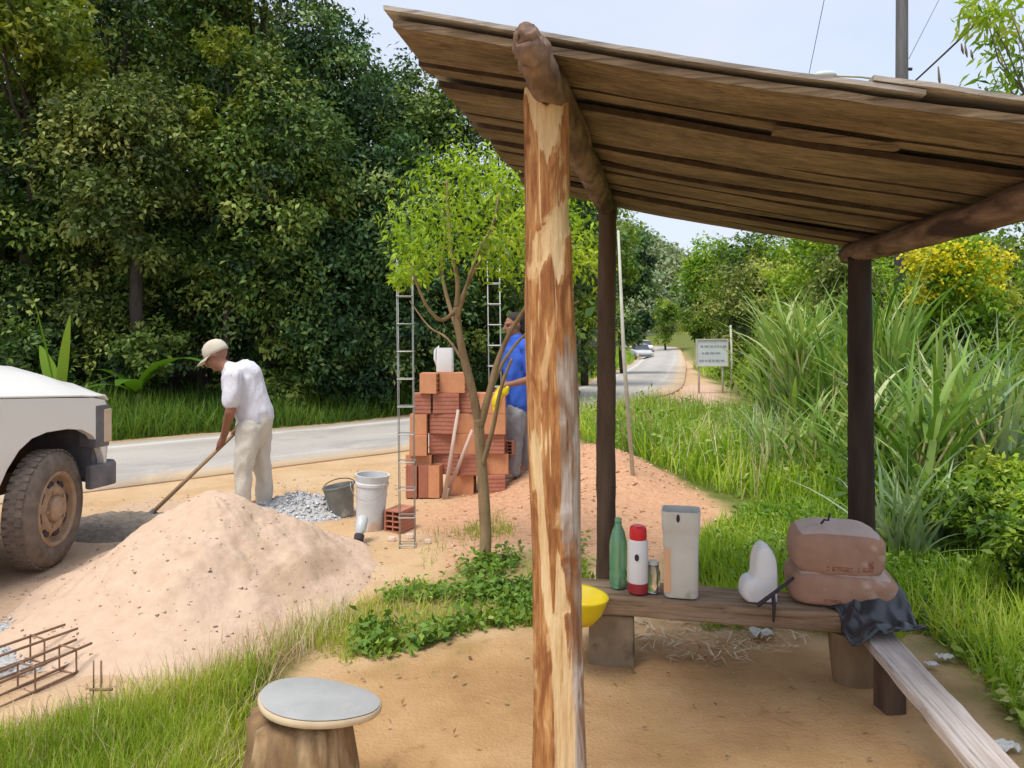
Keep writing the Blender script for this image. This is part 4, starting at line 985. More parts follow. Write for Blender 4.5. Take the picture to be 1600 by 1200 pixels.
for key, dims, m_ in (('A', (0.285, 0.14, 0.182), M['brick_a']), ('B', (0.285, 0.14, 0.182), M['brick_b'])):
    BRK[key] = brick_mesh(*dims, m_, key == 'B')
def put_brick(key, loc, rz, label, flip=None, group='hollow bricks of the stack', rx=0.0, ry=0.0):
    o = bpy.data.objects.new('hollow_brick', BRK[key]); COL.objects.link(o); o.location = loc; o.rotation_euler = (rx, ry, rz)
    tag(o, label, 'brick', group); return o
ORD = ['leftmost', 'second from the left', 'third from the left', 'fourth from the left', 'fifth from the left']
COURSE = ['bottom course', 'second course', 'third course', 'fourth course', 'fifth course', 'top course']
PB = Vector((-0.50, 7.0, 0)); zb0 = gzf(-0.5, 7.0) + 0.002
# (course, front-row bricks as (x px of the centre, kind, end-on?))
rows = [[(646, 'B', 2), (664, 'B', 2), (682, 'A', 2), (722, 'A', 0), (768, 'B', 0)],
        [(656, 'A', 0), (700, 'B', 0), (738, 'B', 0), (774, 'A', 0)],
        [(657, 'A', 1), (690, 'B', 0), (731, 'A', 0), (769, 'B', 0)],
        [(658, 'A', 1), (694, 'B', 0), (733, 'A', 0), (770, 'A', 0)],
        [(662, 'B', 1), (697, 'B', 0), (735, 'B', 0), (770, 'A', 0)],
        [(674, 'A', 1), (708, 'A', 0)]]
zc = zb0; CH_ = 0.186
for ci, row in enumerate(rows):
    for bi, (px, key, mode) in enumerate(row):
        d = 6.98 + 0.03 * math.sin(ci * 5 + bi * 3) + (0.06 if mode == 0 else 0.0)
        x = (px - CX) / F * 7.0; z = zb0 + ci * CH_ + 0.092
        rz = -0.05 + 0.17 * math.sin(ci * 3.3 + bi * 1.9)
        lab = '%s hollow brick, %s in the %s of the stack' % ('orange' if key == 'A' else 'ribbed', ORD[bi], COURSE[ci])
        if mode == 2: put_brick(key, (x, d - 0.04, zb0 + 0.144), rz, lab, ry=math.pi / 2, rx=0) .scale = (1, 1, 0.55)
        elif mode == 1: put_brick(key, (x - 0.01, d, z), rz, lab).scale = (0.54, 1, 1)
        else: put_brick(key, (x, d, z), rz, lab).scale = (0.82, 1, 1)
put_brick('B', P(797, 697, 7.2) , 1.3, 'small red hollow brick beside the blue-shirted man, holes facing out').scale = (0.8, 0.8, 0.7)
q = G(625, 828); put_brick('B', (q.x, q.y, q.z + 0.085), 1.15, 'loose hollow brick lying alone with dark holes facing the camera', group='loose bricks on the ground').scale = (0.75, 1.0, 0.9)
M['rubble'] = surf('rubble', (0.62, 0.42, 0.32), (0.72, 0.58, 0.48), 20)
for k, (px, py, s_) in enumerate(((600, 822, 0.06), (640, 842, 0.05), (612, 846, 0.045), (668, 850, 0.04))):
    q = G(px, py); mb = MB(); mb.lathe([(0.0, -0.5), (0.5, -0.45), (0.62, -0.1), (0.55, 0.3), (0.25, 0.5), (0, 0.52)], (0, 0, 0), None, 7, sx=1.2, sy=0.8)
    mb.v = [tuple(Vector(v) * s_ * (1 + 0.25 * mnoise.noise(Vector(v) * 2 + Vector((k, 0, 0)))) + q + Vector((0, 0, s_ * 0.35))) for v in mb.v]
    o = mb.build('brick_fragment', M['rubble'], None, q); tag(o, ['broken brick chunk touching the white sack', 'broken brick chunk below the loose hollow brick', 'broken brick chunk near the bottle with the dark cap', 'rightmost small broken brick chunk by the loose hollow brick'][k], 'rubble', 'brick fragments')
# white jug on the top course
ztop = zb0 + 6 * CH_
p = Vector(((695 - CX) / F * 7.05, 7.08, ztop)); t = thing('plastic_jug', 'pale open-topped white plastic jug on top of the brick stack', 'jug', p)
mb = MB(); loft(mb, [rr_ring(p, w_, w_ - 0.04, 0.02, z, Matrix.Identity(3)) for w_, z in ((0.15, 0), (0.155, 0.01), (0.15, 0.18), (0.145, 0.22), (0.130, 0.22), (0.13, 0.03))]); mb.build('jug_body', M['white_plastic'], t, auto=0.7)
mb = MB(); mb.tube([p + Vector((-0.07, 0, 0.05)), p + Vector((-0.095, 0, 0.12)), p + Vector((-0.09, 0, 0.2)), p + Vector((-0.065, 0, 0.235)), p + Vector((-0.06, 0, 0.17))], 0.012, 8); mb.build('grip', M['white_plastic'], t, smooth=True)
# tool handles leaning on the stack
M['handle'] = surf('handle_wood', (0.62, 0.46, 0.38), (0.50, 0.35, 0.27), 20, (1, 1, 0.3))
for k, (a, b_, lab) in enumerate((((694, 780), (716, 640), 'pale wooden tool handle leaning upright against the brick stack'), ((697, 776), (738, 672), 'second pale tool handle leaning at a lower slant on the brick stack'))):
    q = G(*a); e = P(b_[0], b_[1], 6.86); t = thing('tool_handle', lab, 'tool', q, 'tool handles leaning on the bricks')
    mb = MB(); mb.tube([q, q.lerp(e, 0.5) + Vector((0, 0, -0.006)), e], [0.020, 0.018, 0.014], 8); mb.build('shaft', M['handle'], t, smooth=True)
    mb = MB(); mb.box(q.lerp(e, 0.03) + Vector((0.01, 0, 0.03)), (0.05, 0.02, 0.10), Matrix.Rotation(0.25 + 0.2 * k, 3, 'Y')); mb.build('ferrule', M['steel_pale'], t, bevel=0.006)

# ------------------------------------------------------------------ buckets and bottle by the bricks
M['bucket_dark'] = surf('bucket_dark', (0.13, 0.135, 0.12), (0.24, 0.245, 0.23), 9, rough=0.6, spots=((0.40, 0.40, 0.38), 7, 0.6))
p = G(536, 806); t = thing('bucket', 'dark grey bucket standing tilted left of the white sack', 'bucket', p)
Rt = Matrix.Rotation(-0.16, 3, 'Y'); mb = MB(); mb.lathe([(0.082, 0), (0.086, 0.004), (0.125, 0.235), (0.132, 0.24), (0.132, 0.25), (0.120, 0.25), (0.084, 0.03), (0.0, 0.03)], p, Rt, 28); mb.build('pail', M['bucket_dark'], t, auto=0.6)
mb = MB(); mb.tube([p + Rt @ Vector((0.132 * math.cos(a), 0.03 + 0.05 * math.sin(a), 0.24 + 0.05 * math.sin(a))) for a in [k * math.pi / 12 for k in range(13)]], 0.004, 6); mb.build('bail', M['dark_mark'], t, smooth=True)
M['white_sack'] = surf('white_sack', (0.66, 0.67, 0.67), (0.56, 0.57, 0.57), 8, rough=0.8, bump=0.3, spots=((0.60, 0.44, 0.34), 7, 0.56))
p = G(578, 826); t = thing('bucket', 'tall white mortar-stained bucket standing between the dark bucket and the loose bricks', 'bucket', p)
mb = MB(); mb.lathe([(0.098, 0), (0.103, 0.006), (0.118, 0.33), (0.126, 0.335), (0.127, 0.355), (0.118, 0.36), (0.128, 0.40), (0.130, 0.415), (0.120, 0.415), (0.10, 0.06), (0.0, 0.06)], p, Matrix.Rotation(0.05, 3, 'Y'), 30); mb.build('pail', M['white_sack'], t, auto=0.6)
mb = MB(); mb.tube([p + Vector((0.128 * math.cos(a), -0.10 - 0.03 * math.sin(a), 0.37 - 0.13 * math.sin(a))) for a in [k * math.pi / 12 for k in range(13)]], 0.003, 6); mb.build('bail', M['steel_pale'], t, smooth=True)
p = G(560, 852); t = thing('drink_bottle', 'clear plastic bottle with a dark cap lying in front of the white sack', 'bottle', p)
ax = Vector((0.05, 0.75, 0.9)).normalized(); Rm = Matrix((frame(ax)[0], frame(ax)[1], ax)).transposed(); mb = MB()
mb.lathe([(0.018, 0.04), (0.024, 0.05), (0.040, 0.08), (0.042, 0.17), (0.034, 0.18), (0.0, 0.18)], p + Vector((0, 0, 0.03)), Rm, 20); M['pet_white'] = plastic('cloudy_pet', (0.72, 0.76, 0.76), 0.25, 0.25); mb.build('bottle_body', M['pet_white'], t, smooth=True)
mb = MB(); mb.lathe([(0.0, -0.005), (0.034, 0), (0.036, 0.042), (0.0, 0.045)], p + Vector((0, 0, 0.03)), Rm, 20); mb.build('cap', M['dark_mark'], t, auto=0.6)
# ------------------------------------------------------------------ white pickup
def paint_mat():
    m, nt, b, out = new_mat('white_paint'); tc = N(nt, 'TexCoord'); sp = N(nt, 'SeparateXYZ'); nt.links.new(tc.outputs['Object'], sp.inputs[0])
    n = N(nt, 'TexNoise', Scale=5.0, Detail=8.0); nt.links.new(tc.outputs['Object'], n.inputs['Vector'])
    ad = N(nt, 'Math', operation='MULTIPLY_ADD'); nt.links.new(n.outputs[0], ad.inputs[0]); ad.inputs[1].default_value = 0.22; nt.links.new(sp.outputs['Z'], ad.inputs[2])
    f = ramp(nt, ad.outputs[0], [(0.50, (1, 1, 1)), (0.60, (0.75, 0.75, 0.75)), (0.72, (0.22, 0.22, 0.22)), (0.95, (0.05, 0.05, 0.05))])
    col = mixc(nt, f, (0.80, 0.79, 0.75), (0.50, 0.30, 0.13))       # road dust thrown up on the lower body
    nt.links.new(col, b.inputs['Base Color']); b.inputs['Roughness'].default_value = 0.35; b.inputs['Coat Weight'].default_value = 0.15
    return m
M['paint'] = paint_mat()
M['tyre'] = surf('tyre', (0.11, 0.086, 0.068), (0.21, 0.165, 0.13), 14, rough=0.9, bump=0.3)
M['rim'] = surf('dusty_rim', (0.44, 0.30, 0.19), (0.30, 0.195, 0.12), 16, rough=0.8)
M['well'] = surf('wheel_well', (0.13, 0.07, 0.04), (0.20, 0.11, 0.06), 8)
M['amber'] = surf('lamp_lens', (0.55, 0.40, 0.26), (0.66, 0.54, 0.40), 8, rough=0.2)
M['bumper'] = surf('bumper', (0.10, 0.10, 0.11), (0.20, 0.19, 0.19), 8, rough=0.6)
M['glass'] = surf('dark_glass', (0.03, 0.035, 0.04), (0.05, 0.055, 0.06), 2, rough=0.08, bump=0, spec=0.8)
TH = math.radians(75); Hd = Vector((math.cos(TH), math.sin(TH), 0)); Nn = Vector((math.sin(TH), -math.cos(TH), 0)); W0 = Vector((-2.93, 4.95, gzf(-2.93, 4.95)))
def T(a, b, z): return W0 + Hd * a - Nn * b + Vector((0, 0, z))
truck = thing('pickup_truck', 'dusty white pickup truck parked at the left beside the sand pile', 'pickup truck', W0 - Nn * 0.9)
AF = 0.42
arch = [(0.402, 0.48), (0.40, 0.55), (0.385, 0.64), (0.35, 0.73), (0.29, 0.805), (0.20, 0.855), (0.08, 0.875), (-0.08, 0.875), (-0.19, 0.85), (-0.28, 0.79), (-0.36, 0.69), (-0.43, 0.56), (-0.48, 0.47), (-0.52, 0.42)]
side = [(AF - 0.02, 0.50), (AF + 0.01, 0.74), (AF + 0.01, 0.98), (AF - 0.02, 1.035), (0.3, 1.06), (0.0, 1.085), (-0.4, 1.115), (-0.85, 1.135), (-0.85, 0.40), (-0.52, 0.40)]
pan = side + arch[::-1][0:] + [(0.41, 0.50)]
def sidepanel(b0, b1):
    mb = MB(); n = len(pan); vs = [T(a, b0, z) for a, z in pan] + [T(a, b1, z) for a, z in pan]
    mb.add(vs, [tuple(range(n)), tuple(range(2 * n - 1, n - 1, -1))] + [(i, n + i, n + (i + 1) % n, (i + 1) % n) for i in range(n)]); return mb
for k, (b0, b1) in enumerate(((0.0, 0.06), (1.84, 1.90))): sidepanel(b0, b1).build('fender', M['paint'], truck, bevel=0.02, bseg=3, auto=0.6)
mb = MB(); rows_ = []
bs = [0.0, 0.03, 0.09, 0.18, 0.32, 0.6, 0.95, 1.3, 1.58, 1.72, 1.81, 1.87, 1.90]
def hz(a, b):
    e = min(b, 1.90 - b); base = 1.038 + (AF - a) * 0.072 if a < AF - 0.05 else 1.04
    return base + 0.022 + 0.19 * smooth01(min(1, e / 0.55)) ** 0.8 * (1 - 0.45 * smooth01((a - 0.15) / 0.32))
aa = [-0.86, -0.5, -0.2, 0.05, 0.2, 0.32, 0.40, 0.445, 0.47]
for a in aa: rows_.append([tuple(T(a - (0.05 * (abs(b - 0.95) / 0.95) ** 3 if a > 0.3 else 0), b, float(hz(a, b)) - (0.03 if a > 0.46 else 0))) for b in bs])
vs = [q for r in rows_ for q in r]; n = len(bs); fs = [(i * n + k, i * n + k + 1, (i + 1) * n + k + 1, (i + 1) * n + k) for i in range(len(aa) - 1) for k in range(n - 1)]
mb.add(vs, fs); o = mb.build('hood', M['paint'], truck, smooth=True); sd_ = o.modifiers.new('s', 'SOLIDIFY'); sd_.thickness = 0.012; sd_.offset = 1; bake(o)
mb = MB(); mb.prism([(0.06, 0.5), (1.84, 0.5), (1.84, 1.06), (1.6, 1.12), (0.3, 1.12), (0.06, 1.06)], T(AF - 0.05, 0, 0), -Nn, (0, 0, 1), Hd, 0.05); mb.build('grille', M['bumper'], truck)
for b in (0.02, 1.78):
    mb = MB(); RT = Matrix.Rotation(TH, 3, 'Z'); mb.box(T(AF - 0.045, b + 0.05, 0.86), (0.12, 0.150, 0.29), RT); lf = mb.build('headlight', M['bumper'], truck, bevel=0.008)
    mb = MB(); mb.box(T(AF - 0.002, b + 0.05, 0.86), (0.075, 0.158, 0.235), RT); mb.build('lens', M['amber'], lf, bevel=0.012)
mb = MB(); pts = [(AF - 0.16, -0.015), (AF + 0.06, -0.02), (AF + 0.13, 0.06), (AF + 0.15, 0.95), (AF + 0.13, 1.84), (AF + 0.06, 1.92), (AF - 0.16, 1.915), (AF - 0.16, 1.87), (AF + 0.03, 1.86), (AF + 0.07, 0.95), (AF + 0.03, 0.04), (AF - 0.16, 0.04)]
n = len(pts); vs = [T(a, b, 0.44) for a, b in pts] + [T(a, b, 0.60) for a, b in pts]
mb.add(vs, [tuple(range(n - 1, -1, -1)), tuple(range(n, 2 * n))] + [(i, (i + 1) % n, n + (i + 1) % n, n + i) for i in range(n)]); mb.build('bumper', M['bumper'], truck, bevel=0.012)
mb = MB(); mb.prism([(-0.85, 0.45), (-0.5, 0.45), (-0.42, 0.62), (-0.32, 0.80), (-0.2, 0.93), (0.12, 0.955), (0.30, 0.90), (0.40, 0.74), (0.405, 0.48), (0.41, 0.48), (0.415, 0.98), (-0.85, 1.02)], T(0, 0.32, 0), Hd, (0, 0, 1), -Nn, 0.50)
mb.box(T(-0.05, 0.62, 0.7), (0.8, 0.05, 0.6), RT); mb.box(T(-0.1, 0.95, 0.50), (1.3, 0.9, 0.12), RT); mb.build('wheel_well', M['well'], truck)
# cab and bed (out of the picture to the left)
mb = MB(); cabo = [(-0.84, 0.40), (-0.84, 1.12), (-1.25, 1.70), (-1.45, 1.76), (-2.20, 1.76), (-2.38, 1.12), (-2.38, 0.40)]
mb.prism(cabo, T(0, 0.95, 0), Hd, (0, 0, 1), -Nn, 1.84); mb.build('cab', M['paint'], truck, bevel=0.03)
mb = MB()
for s_ in (0.02, 1.88): mb = MB(); mb.prism([(-0.98, 1.16), (-1.30, 1.62), (-2.15, 1.62), (-2.28, 1.16)], T(0, s_, 0), Hd, (0, 0, 1), -Nn, 0.02); mb.build('side_window', M['glass'], truck)
mb = MB(); 
for s_ in (0.03, 1.87): mb.prism([(-2.42, 0.45), (-2.42, 1.08), (-4.2, 1.08), (-4.2, 0.45), (-3.75, 0.45), (-3.62, 0.75), (-3.0, 0.75), (-2.87, 0.45)], T(0, s_, 0), Hd, (0, 0, 1), -Nn, 0.06)
mb.box(T(-3.31, 0.95, 0.80), (1.78, 1.80, 0.06), RT); mb.box(T(-4.18, 0.95, 0.8), (0.05, 1.78, 0.52), RT); mb.build('bed', M['paint'], truck)
def wheel(c, out):
    """out = unit axle direction pointing away from the vehicle"""
    x, y, z = frame(out); Rm = Matrix((x, y, z)).transposed(); mb = MB(); r = 0.378
    mb.lathe([(0.235, -0.17), (0.30, -0.175), (0.352, -0.16), (0.374, -0.13), (r, -0.09), (0.374, -0.05), (0.352, -0.018), (0.305, 0.004), (0.255, 0.002), (0.235, -0.012)], c, Rm, 48, cap=False)
    ty = mb.build('wheel', M['tyre'], truck, auto=0.9); ty.name = 'wheel'
    mb = MB()                                       # tread blocks
    for k in range(44):
        a = 2 * math.pi * k / 44
        for q, zz in ((0.0, -0.052), (0.5, -0.09), (0.0, -0.126)):
            aa_ = a + q * 2 * math.pi / 44; mb.box(Vector(c) + Rm @ Vector((math.cos(aa_) * (r - 0.004), math.sin(aa_) * (r - 0.004), zz)), (0.010, 0.036, 0.038), Rm @ Matrix.Rotation(aa_, 3, 'Z'))
    mb.build('tread', M['tyre'], ty)
    mb = MB(); mb.lathe([(0.238, -0.008), (0.225, 0.0), (0.212, -0.016), (0.205, -0.055), (0.19, -0.065), (0.165, -0.045), (0.135, -0.022), (0.10, -0.026), (0.082, -0.04), (0.078, -0.012), (0.060, 0.002), (0.042, 0.012), (0.0, 0.014)], c, Rm, 40, cap=False)
    for k in range(8):
        a = 2 * math.pi * k / 8 + 0.2; u = Vector((math.cos(a), math.sin(a), 0)); v = Vector((-math.sin(a), math.cos(a), 0))
        mb.prism([(0.025 * math.cos(t_), 0.036 * math.sin(t_)) for t_ in [i * math.pi / 6 for i in range(12)]], Vector(c) + Rm @ (u * 0.160 + Vector((0, 0, -0.040))), Rm @ u, Rm @ v, z, 0.014, 1)
    for k in range(5):
        a = 2 * math.pi * k / 5; mb.lathe([(0.012, 0), (0.012, 0.014), (0.0, 0.015)], Vector(c) + Rm @ Vector((math.cos(a) * 0.112, math.sin(a) * 0.112, -0.026)), Rm, 6)
    mb.build('rim', [M['rim'], M['dark_mark']], ty, auto=0.5)
TWd = math.radians(94)
wheel(W0 + Nn * 0.015 + Vector((0, 0, 0.375)), Vector((math.sin(TWd), -math.cos(TWd), 0)))
wheel(T(0, 1.9, 0.375), -Vector((math.sin(TWd), -math.cos(TWd), 0)))
for b in (0.02, 1.88): wheel(T(-3.31, b, 0.375), Nn if b < 1 else -Nn)

# ------------------------------------------------------------------ people
M['skin'] = surf('skin', (0.34, 0.165, 0.10), (0.27, 0.125, 0.075), 9, rough=0.6, bump=0.05)
M['tee_white'] = surf('tee_white', (0.70, 0.69, 0.73), (0.62, 0.61, 0.66), 7, rough=0.9, bump=0.9, bdist=0.03, stretch=(1, 1, 0.45))
M['trouser_pale'] = surf('trouser_pale', (0.66, 0.62, 0.53), (0.57, 0.53, 0.45), 8, rough=0.9, bump=0.9, bdist=0.03, stretch=(1, 1, 0.45), spots=((0.50, 0.50, 0.50), 6, 0.62))
M['cap_cloth'] = surf('cap_cloth', (0.62, 0.56, 0.45), (0.52, 0.46, 0.36), 9, rough=0.9)
M['shirt_blue'] = surf('shirt_blue', (0.045, 0.14, 0.62), (0.03, 0.085, 0.42), 7, rough=0.85, bump=0.9, bdist=0.03, stretch=(1, 1, 0.45))
M['jeans_grey'] = surf('jeans_grey', (0.30, 0.295, 0.30), (0.20, 0.20, 0.22), 9, rough=0.9, bump=0.9, bdist=0.03, stretch=(1, 1, 0.45), spots=((0.45, 0.43, 0.40), 5, 0.63))
M['hair'] = surf('hair', (0.02, 0.015, 0.012), (0.04, 0.03, 0.025), 20, rough=0.7)
M['shoe'] = surf('shoe', (0.36, 0.30, 0.22), (0.24, 0.19, 0.14), 12)
def fingers(caps, wrist, d, n, grip, r=0.0085, L=0.075):
    """palm and five fingers curling round a shaft; d hand direction, n palm normal, grip shaft direction"""
    d, n, grip = Vector(d).normalized(), Vector(n).normalized(), Vector(grip).normalized()
    pe = wrist + d * 0.075
    caps.append((wrist, 0.027, pe, 0.030)); s = grip
    for k, (o_, l_) in enumerate(((-0.030, 0.9), (-0.010, 1.0), (0.010, 0.95), (0.030, 0.75))):
        a = pe + s * o_; b = a + d * 0.030 * l_ + n * 0.010; c = b + n * 0.034 * l_ - d * 0.004; e = c - d * 0.026 * l_ + n * 0.004
        caps += [(a, 0.011, b, 0.0095), (b, 0.0095, c, 0.0088), (c, 0.0088, e, 0.008)]
    tb = wrist + d * 0.025 + s * -0.026; tm = tb + d * 0.028 - s * 0.016 + n * 0.018; te = tm + d * 0.026 + n * 0.016 + s * 0.008
    caps += [(tb, 0.013, tm, 0.011), (tm, 0.0105, te, 0.009)]
def head(caps, c, fwd, up, s=1.0):
    fwd, up = Vector(fwd).normalized(), Vector(up).normalized(); up = (up - fwd * up.dot(fwd)).normalized(); x = fwd.cross(up)
    Mh = Matrix((x, fwd, up)).transposed(); q = lambda a, b, z: c + Mh @ Vector((a, b, z)) * s
    caps.append((q(0, -0.012, 0.03), (0.074 * s, 0.094 * s, 0.088 * s), Mh)); caps.append((q(0, 0.018, -0.035), (0.060 * s, 0.072 * s, 0.082 * s), Mh))
    caps.append((q(0, 0.055, -0.085), 0.026 * s, q(0, 0.04, -0.08), 0.034 * s))                     # chin
    caps.append((q(0, 0.088, 0.012), 0.010 * s, q(0, 0.108, -0.028), 0.014 * s))                     # nose
    caps.append((q(-0.02, 0.080, -0.058), 0.009 * s, q(0.02, 0.080, -0.058), 0.009 * s))             # lips
    for e in (-1, 1):
        caps.append((q(e * 0.016, 0.080, 0.030), 0.011 * s, q(e * 0.044, 0.070, 0.030), 0.010 * s))  # brow
        caps.append((q(e * 0.076, -0.012, 0.012), (0.010 * s, 0.022 * s, 0.034 * s), Mh))             # ear
        caps.append((q(e * 0.040, 0.062, -0.020), 0.018 * s, q(e * 0.034, 0.06, -0.03), 0.016 * s))   # cheek
    return q, Mh
def eyes(q, root, s=1.0):
    for e in (-1, 1):
        mb = MB(); mb.lathe([(0.0, -0.009), (0.007, -0.006), (0.0095, 0), (0.007, 0.006), (0, 0.009)], q(e * 0.030, 0.076, 0.008), None, 10)
        mb.build('eye', M['dark_mark'], root, smooth=True)
D1 = 6.2; pp = lambda px, py, dd=0.0: P(px, py, D1 + dd)
base1 = Vector(((393 - CX) / F * D1, D1, gzf(-2.1, D1)))
man = thing('person', 'man in white t-shirt, pale trousers and cap bending to work a hoe', 'person', base1)
hip_n, hip_f = pp(390, 668, -0.09), pp(403, 668, 0.09); kn_n, kn_f = pp(381, 735, -0.12), pp(411, 738, 0.14); an_n, an_f = pp(378, 806, -0.12), pp(413, 812, 0.16)
an_n.z = base1.z + 0.075; an_f.z = base1.z + 0.075
pel = pp(398, 655); chest = pp(378, 596); neck0 = pp(357, 576); hc = pp(338, 556)
sh_n = pp(366, 588, -0.19); sh_f = pp(362, 586, 0.19); el_n = pp(360, 642, -0.22); el_f = pp(362, 638, 0.20)
ha_n = pp(344, 695, -0.06); ha_f = pp(371, 672, 0.05)
hoe_a = pp(377, 667, 0.07); hoe_b = pp(234, 805, -0.20); hd = (hoe_b - hoe_a).normalized()
wr_n = ha_n + Vector((0.035, -0.015, 0.07)); wr_f = ha_f + Vector((0.02, 0.03, 0.085))
caps = [(pel, 0.135, chest, 0.15), (sh_n, 0.065, sh_f, 0.065), (chest, 0.13, neck0, 0.06), (neck0, 0.055, hc + Vector((0.03, 0, -0.06)), 0.052)]
for a, b, c, d in ((sh_n, el_n, wr_n, 0), (sh_f, el_f, wr_f, 1)): caps += [(a, 0.056, b, 0.042), (b, 0.042, c, 0.028)]
for a, b, c in ((hip_n, kn_n, an_n), (hip_f, kn_f, an_f)): caps += [(a, 0.088, b, 0.058), (b, 0.056, c, 0.040), (c, 0.042, c + Vector((-0.14, -0.01, -0.035)), 0.034), (c, 0.04, c + Vector((0.04, 0, -0.035)), 0.038)]
fingers(caps, wr_n, (ha_n - wr_n), (-0.3, 0.9, -0.2), hd); fingers(caps, wr_f, (ha_f - wr_f), (-0.3, -0.9, -0.1), hd)
q, Mh = head(caps, hc, (-0.86, -0.08, -0.50), (-0.46, 0, 0.88), 0.98)
organic('body', caps, M['skin'], man, 0.0075, 3); eyes(q, man)
caps = [(pel + Vector((-0.0, 0, 0.03)), 0.152, pp(388, 622), 0.152), (pp(388, 622), 0.154, chest, 0.164), (sh_n, 0.072, sh_f, 0.072), (chest + Vector((0.03, 0, 0.05)), 0.13, sh_n.lerp(sh_f, 0.5) + Vector((0.02, 0, 0)), 0.10), (chest, 0.15, neck0 + Vector((0.02, 0, -0.01)), 0.075)]
for a, b in ((sh_n, el_n), (sh_f, el_f)): caps += [(a, 0.070, a.lerp(b, 0.74), 0.067)]
organic('shirt', caps, M['tee_white'], man, 0.012, 6, 0.020, 9, (1, 1, 0.45))
caps = [(pel + Vector((0.0, 0, 0.01)), 0.145, hip_n.lerp(hip_f, 0.5) + Vector((0, 0, -0.04)), 0.128)]
for a, b, c in ((hip_n, kn_n, an_n), (hip_f, kn_f, an_f)): caps += [(a, 0.102, b, 0.070), (b, 0.070, c + Vector((0, 0, -0.01)), 0.062)]
organic('trousers', caps, M['trouser_pale'], man, 0.012, 3, 0.020, 9, (1, 1, 0.6))
for c in (an_n, an_f): organic('shoe', [(c + Vector((0.04, 0, -0.04)), 0.044, c + Vector((-0.10, -0.01, -0.045)), 0.040), (c + Vector((-0.10, -0.01, -0.045)), 0.040, c + Vector((-0.165, -0.012, -0.05)), 0.034)], M['shoe'], man, 0.012, 2)
mb = MB(); Mc = Mh; cc = q(0, -0.012, 0.036)
mb.lathe([(0.088, -0.022), (0.090, 0.0), (0.087, 0.03), (0.074, 0.062), (0.048, 0.086), (0.02, 0.096), (0.0, 0.098)], cc, Mc, 28, sx=0.96, sy=1.14)
cp = mb.build('cap', M['cap_cloth'], man, smooth=True); sd_ = cp.modifiers.new('s', 'SOLIDIFY'); sd_.thickness = 0.004; bake(cp)
mb = MB(); V = []; n = 16
for i in range(n + 1):
    a = -1.25 + 2.5 * i / n
    for r_, dz in ((0.0, 0.0), (0.045, -0.002), (0.088, -0.016)):
        x = math.sin(a) * (0.082 + r_ * 0.1); y = 0.088 * math.cos(a) * 1.08 + r_ * math.cos(a) ** 0.5 if abs(a) < 1.5 else 0
        V.append(tuple(cc + Mc @ Vector((x, y, -0.016 + dz - 0.9 * x * x * (r_ / 0.088)))))
mb.add(V, [(i * 3 + k, i * 3 + k + 1, i * 3 + 4 + k, i * 3 + 3 + k) for i in range(n) for k in range(2)])
vz = mb.build('visor', M['cap_cloth'], cp, smooth=True); sd_ = vz.modifiers.new('s', 'SOLIDIFY'); sd_.thickness = 0.006; bake(vz)
t = thing('hoe', 'long-handled hoe held by the man in white, blade in the mortar', 'hoe', hoe_b)
mb = MB(); mb.tube([hoe_a, hoe_a.lerp(hoe_b, 0.4), hoe_b], [0.015, 0.016, 0.017], 10); M['hoe_wood'] = surf('hoe_wood', (0.42, 0.29, 0.17), (0.30, 0.20, 0.12), 20); mb.build('shaft', M['hoe_wood'], t, smooth=True)
mb = MB(); s_ = Vector((0.25, 0.9, 0.1)).normalized(); dn = Vector((0.35, -0.15, -0.9)).normalized(); up_ = s_.cross(dn)
mb.prism([(-0.06, 0.02), (0.06, 0.02), (0.10, -0.03), (0.105, -0.16), (-0.105, -0.16), (-0.10, -0.03)], hoe_b, s_, -dn, up_, 0.005); mb.tube([hoe_b - hd * 0.05, hoe_b + hd * 0.03], [0.024, 0.026], 10)
mb.build('blade', M['bumper'], t)

# second man, half hidden behind the front post
D2 = 7.35; pq = lambda px, py, dd=0.0: P(px, py, D2 + dd)
base2 = Vector(((808 - CX) / F * D2, D2, gzf(0.03, D2)))
man2 = thing('person', 'man in blue t-shirt and grey jeans standing beside the brick stack', 'person', base2)
pel = pq(812, 632); chest = pq(813, 560); neck0 = pq(808, 528); hc = pq(803, 509)
hip_n, hip_f = pq(806, 645, -0.07), pq(818, 645, 0.08); kn_n, kn_f = pq(803, 697, -0.12), pq(823, 697, 0.06); an_n, an_f = pq(802, 740, -0.10), pq(826, 740, 0.09)
an_n.z = base2.z + 0.08; an_f.z = base2.z + 0.08
sh_n = pq(828, 544, -0.15); sh_f = pq(795, 545, 0.14); el_n = pq(832, 592, -0.22); el_f = pq(792, 586, 0.12); wr_n = pq(800, 600, -0.36); wr_f = pq(786, 606, -0.20)
fw = Vector((-0.72, -0.66, -0.10))
caps = [(pel, 0.13, chest, 0.145), (sh_n, 0.06, sh_f, 0.06), (chest, 0.13, neck0, 0.058), (neck0, 0.054, hc + Vector((0.02, 0.02, -0.06)), 0.052)]
for a, b, c in ((sh_n, el_n, wr_n), (sh_f, el_f, wr_f)): caps += [(a, 0.053, b, 0.040), (b, 0.040, c, 0.027)]
for a, b, c in ((hip_n, kn_n, an_n), (hip_f, kn_f, an_f)): caps += [(a, 0.085, b, 0.058), (b, 0.056, c, 0.040), (c, 0.042, c + fw * 0.14 + Vector((0, 0, -0.02)), 0.034)]
fingers(caps, wr_n, Vector((-0.9, -0.2, -0.15)), (0.1, 0.2, -0.9), (0.3, -0.9, 0)); fingers(caps, wr_f, Vector((-0.5, -0.7, -0.2)), (0.3, -0.1, -0.9), (-0.8, 0.5, 0))
q, Mh = head(caps, hc, (-0.90, -0.36, -0.10), (0, 0, 1), 0.98)
organic('body', caps, M['skin'], man2, 0.0075, 3); eyes(q, man2)
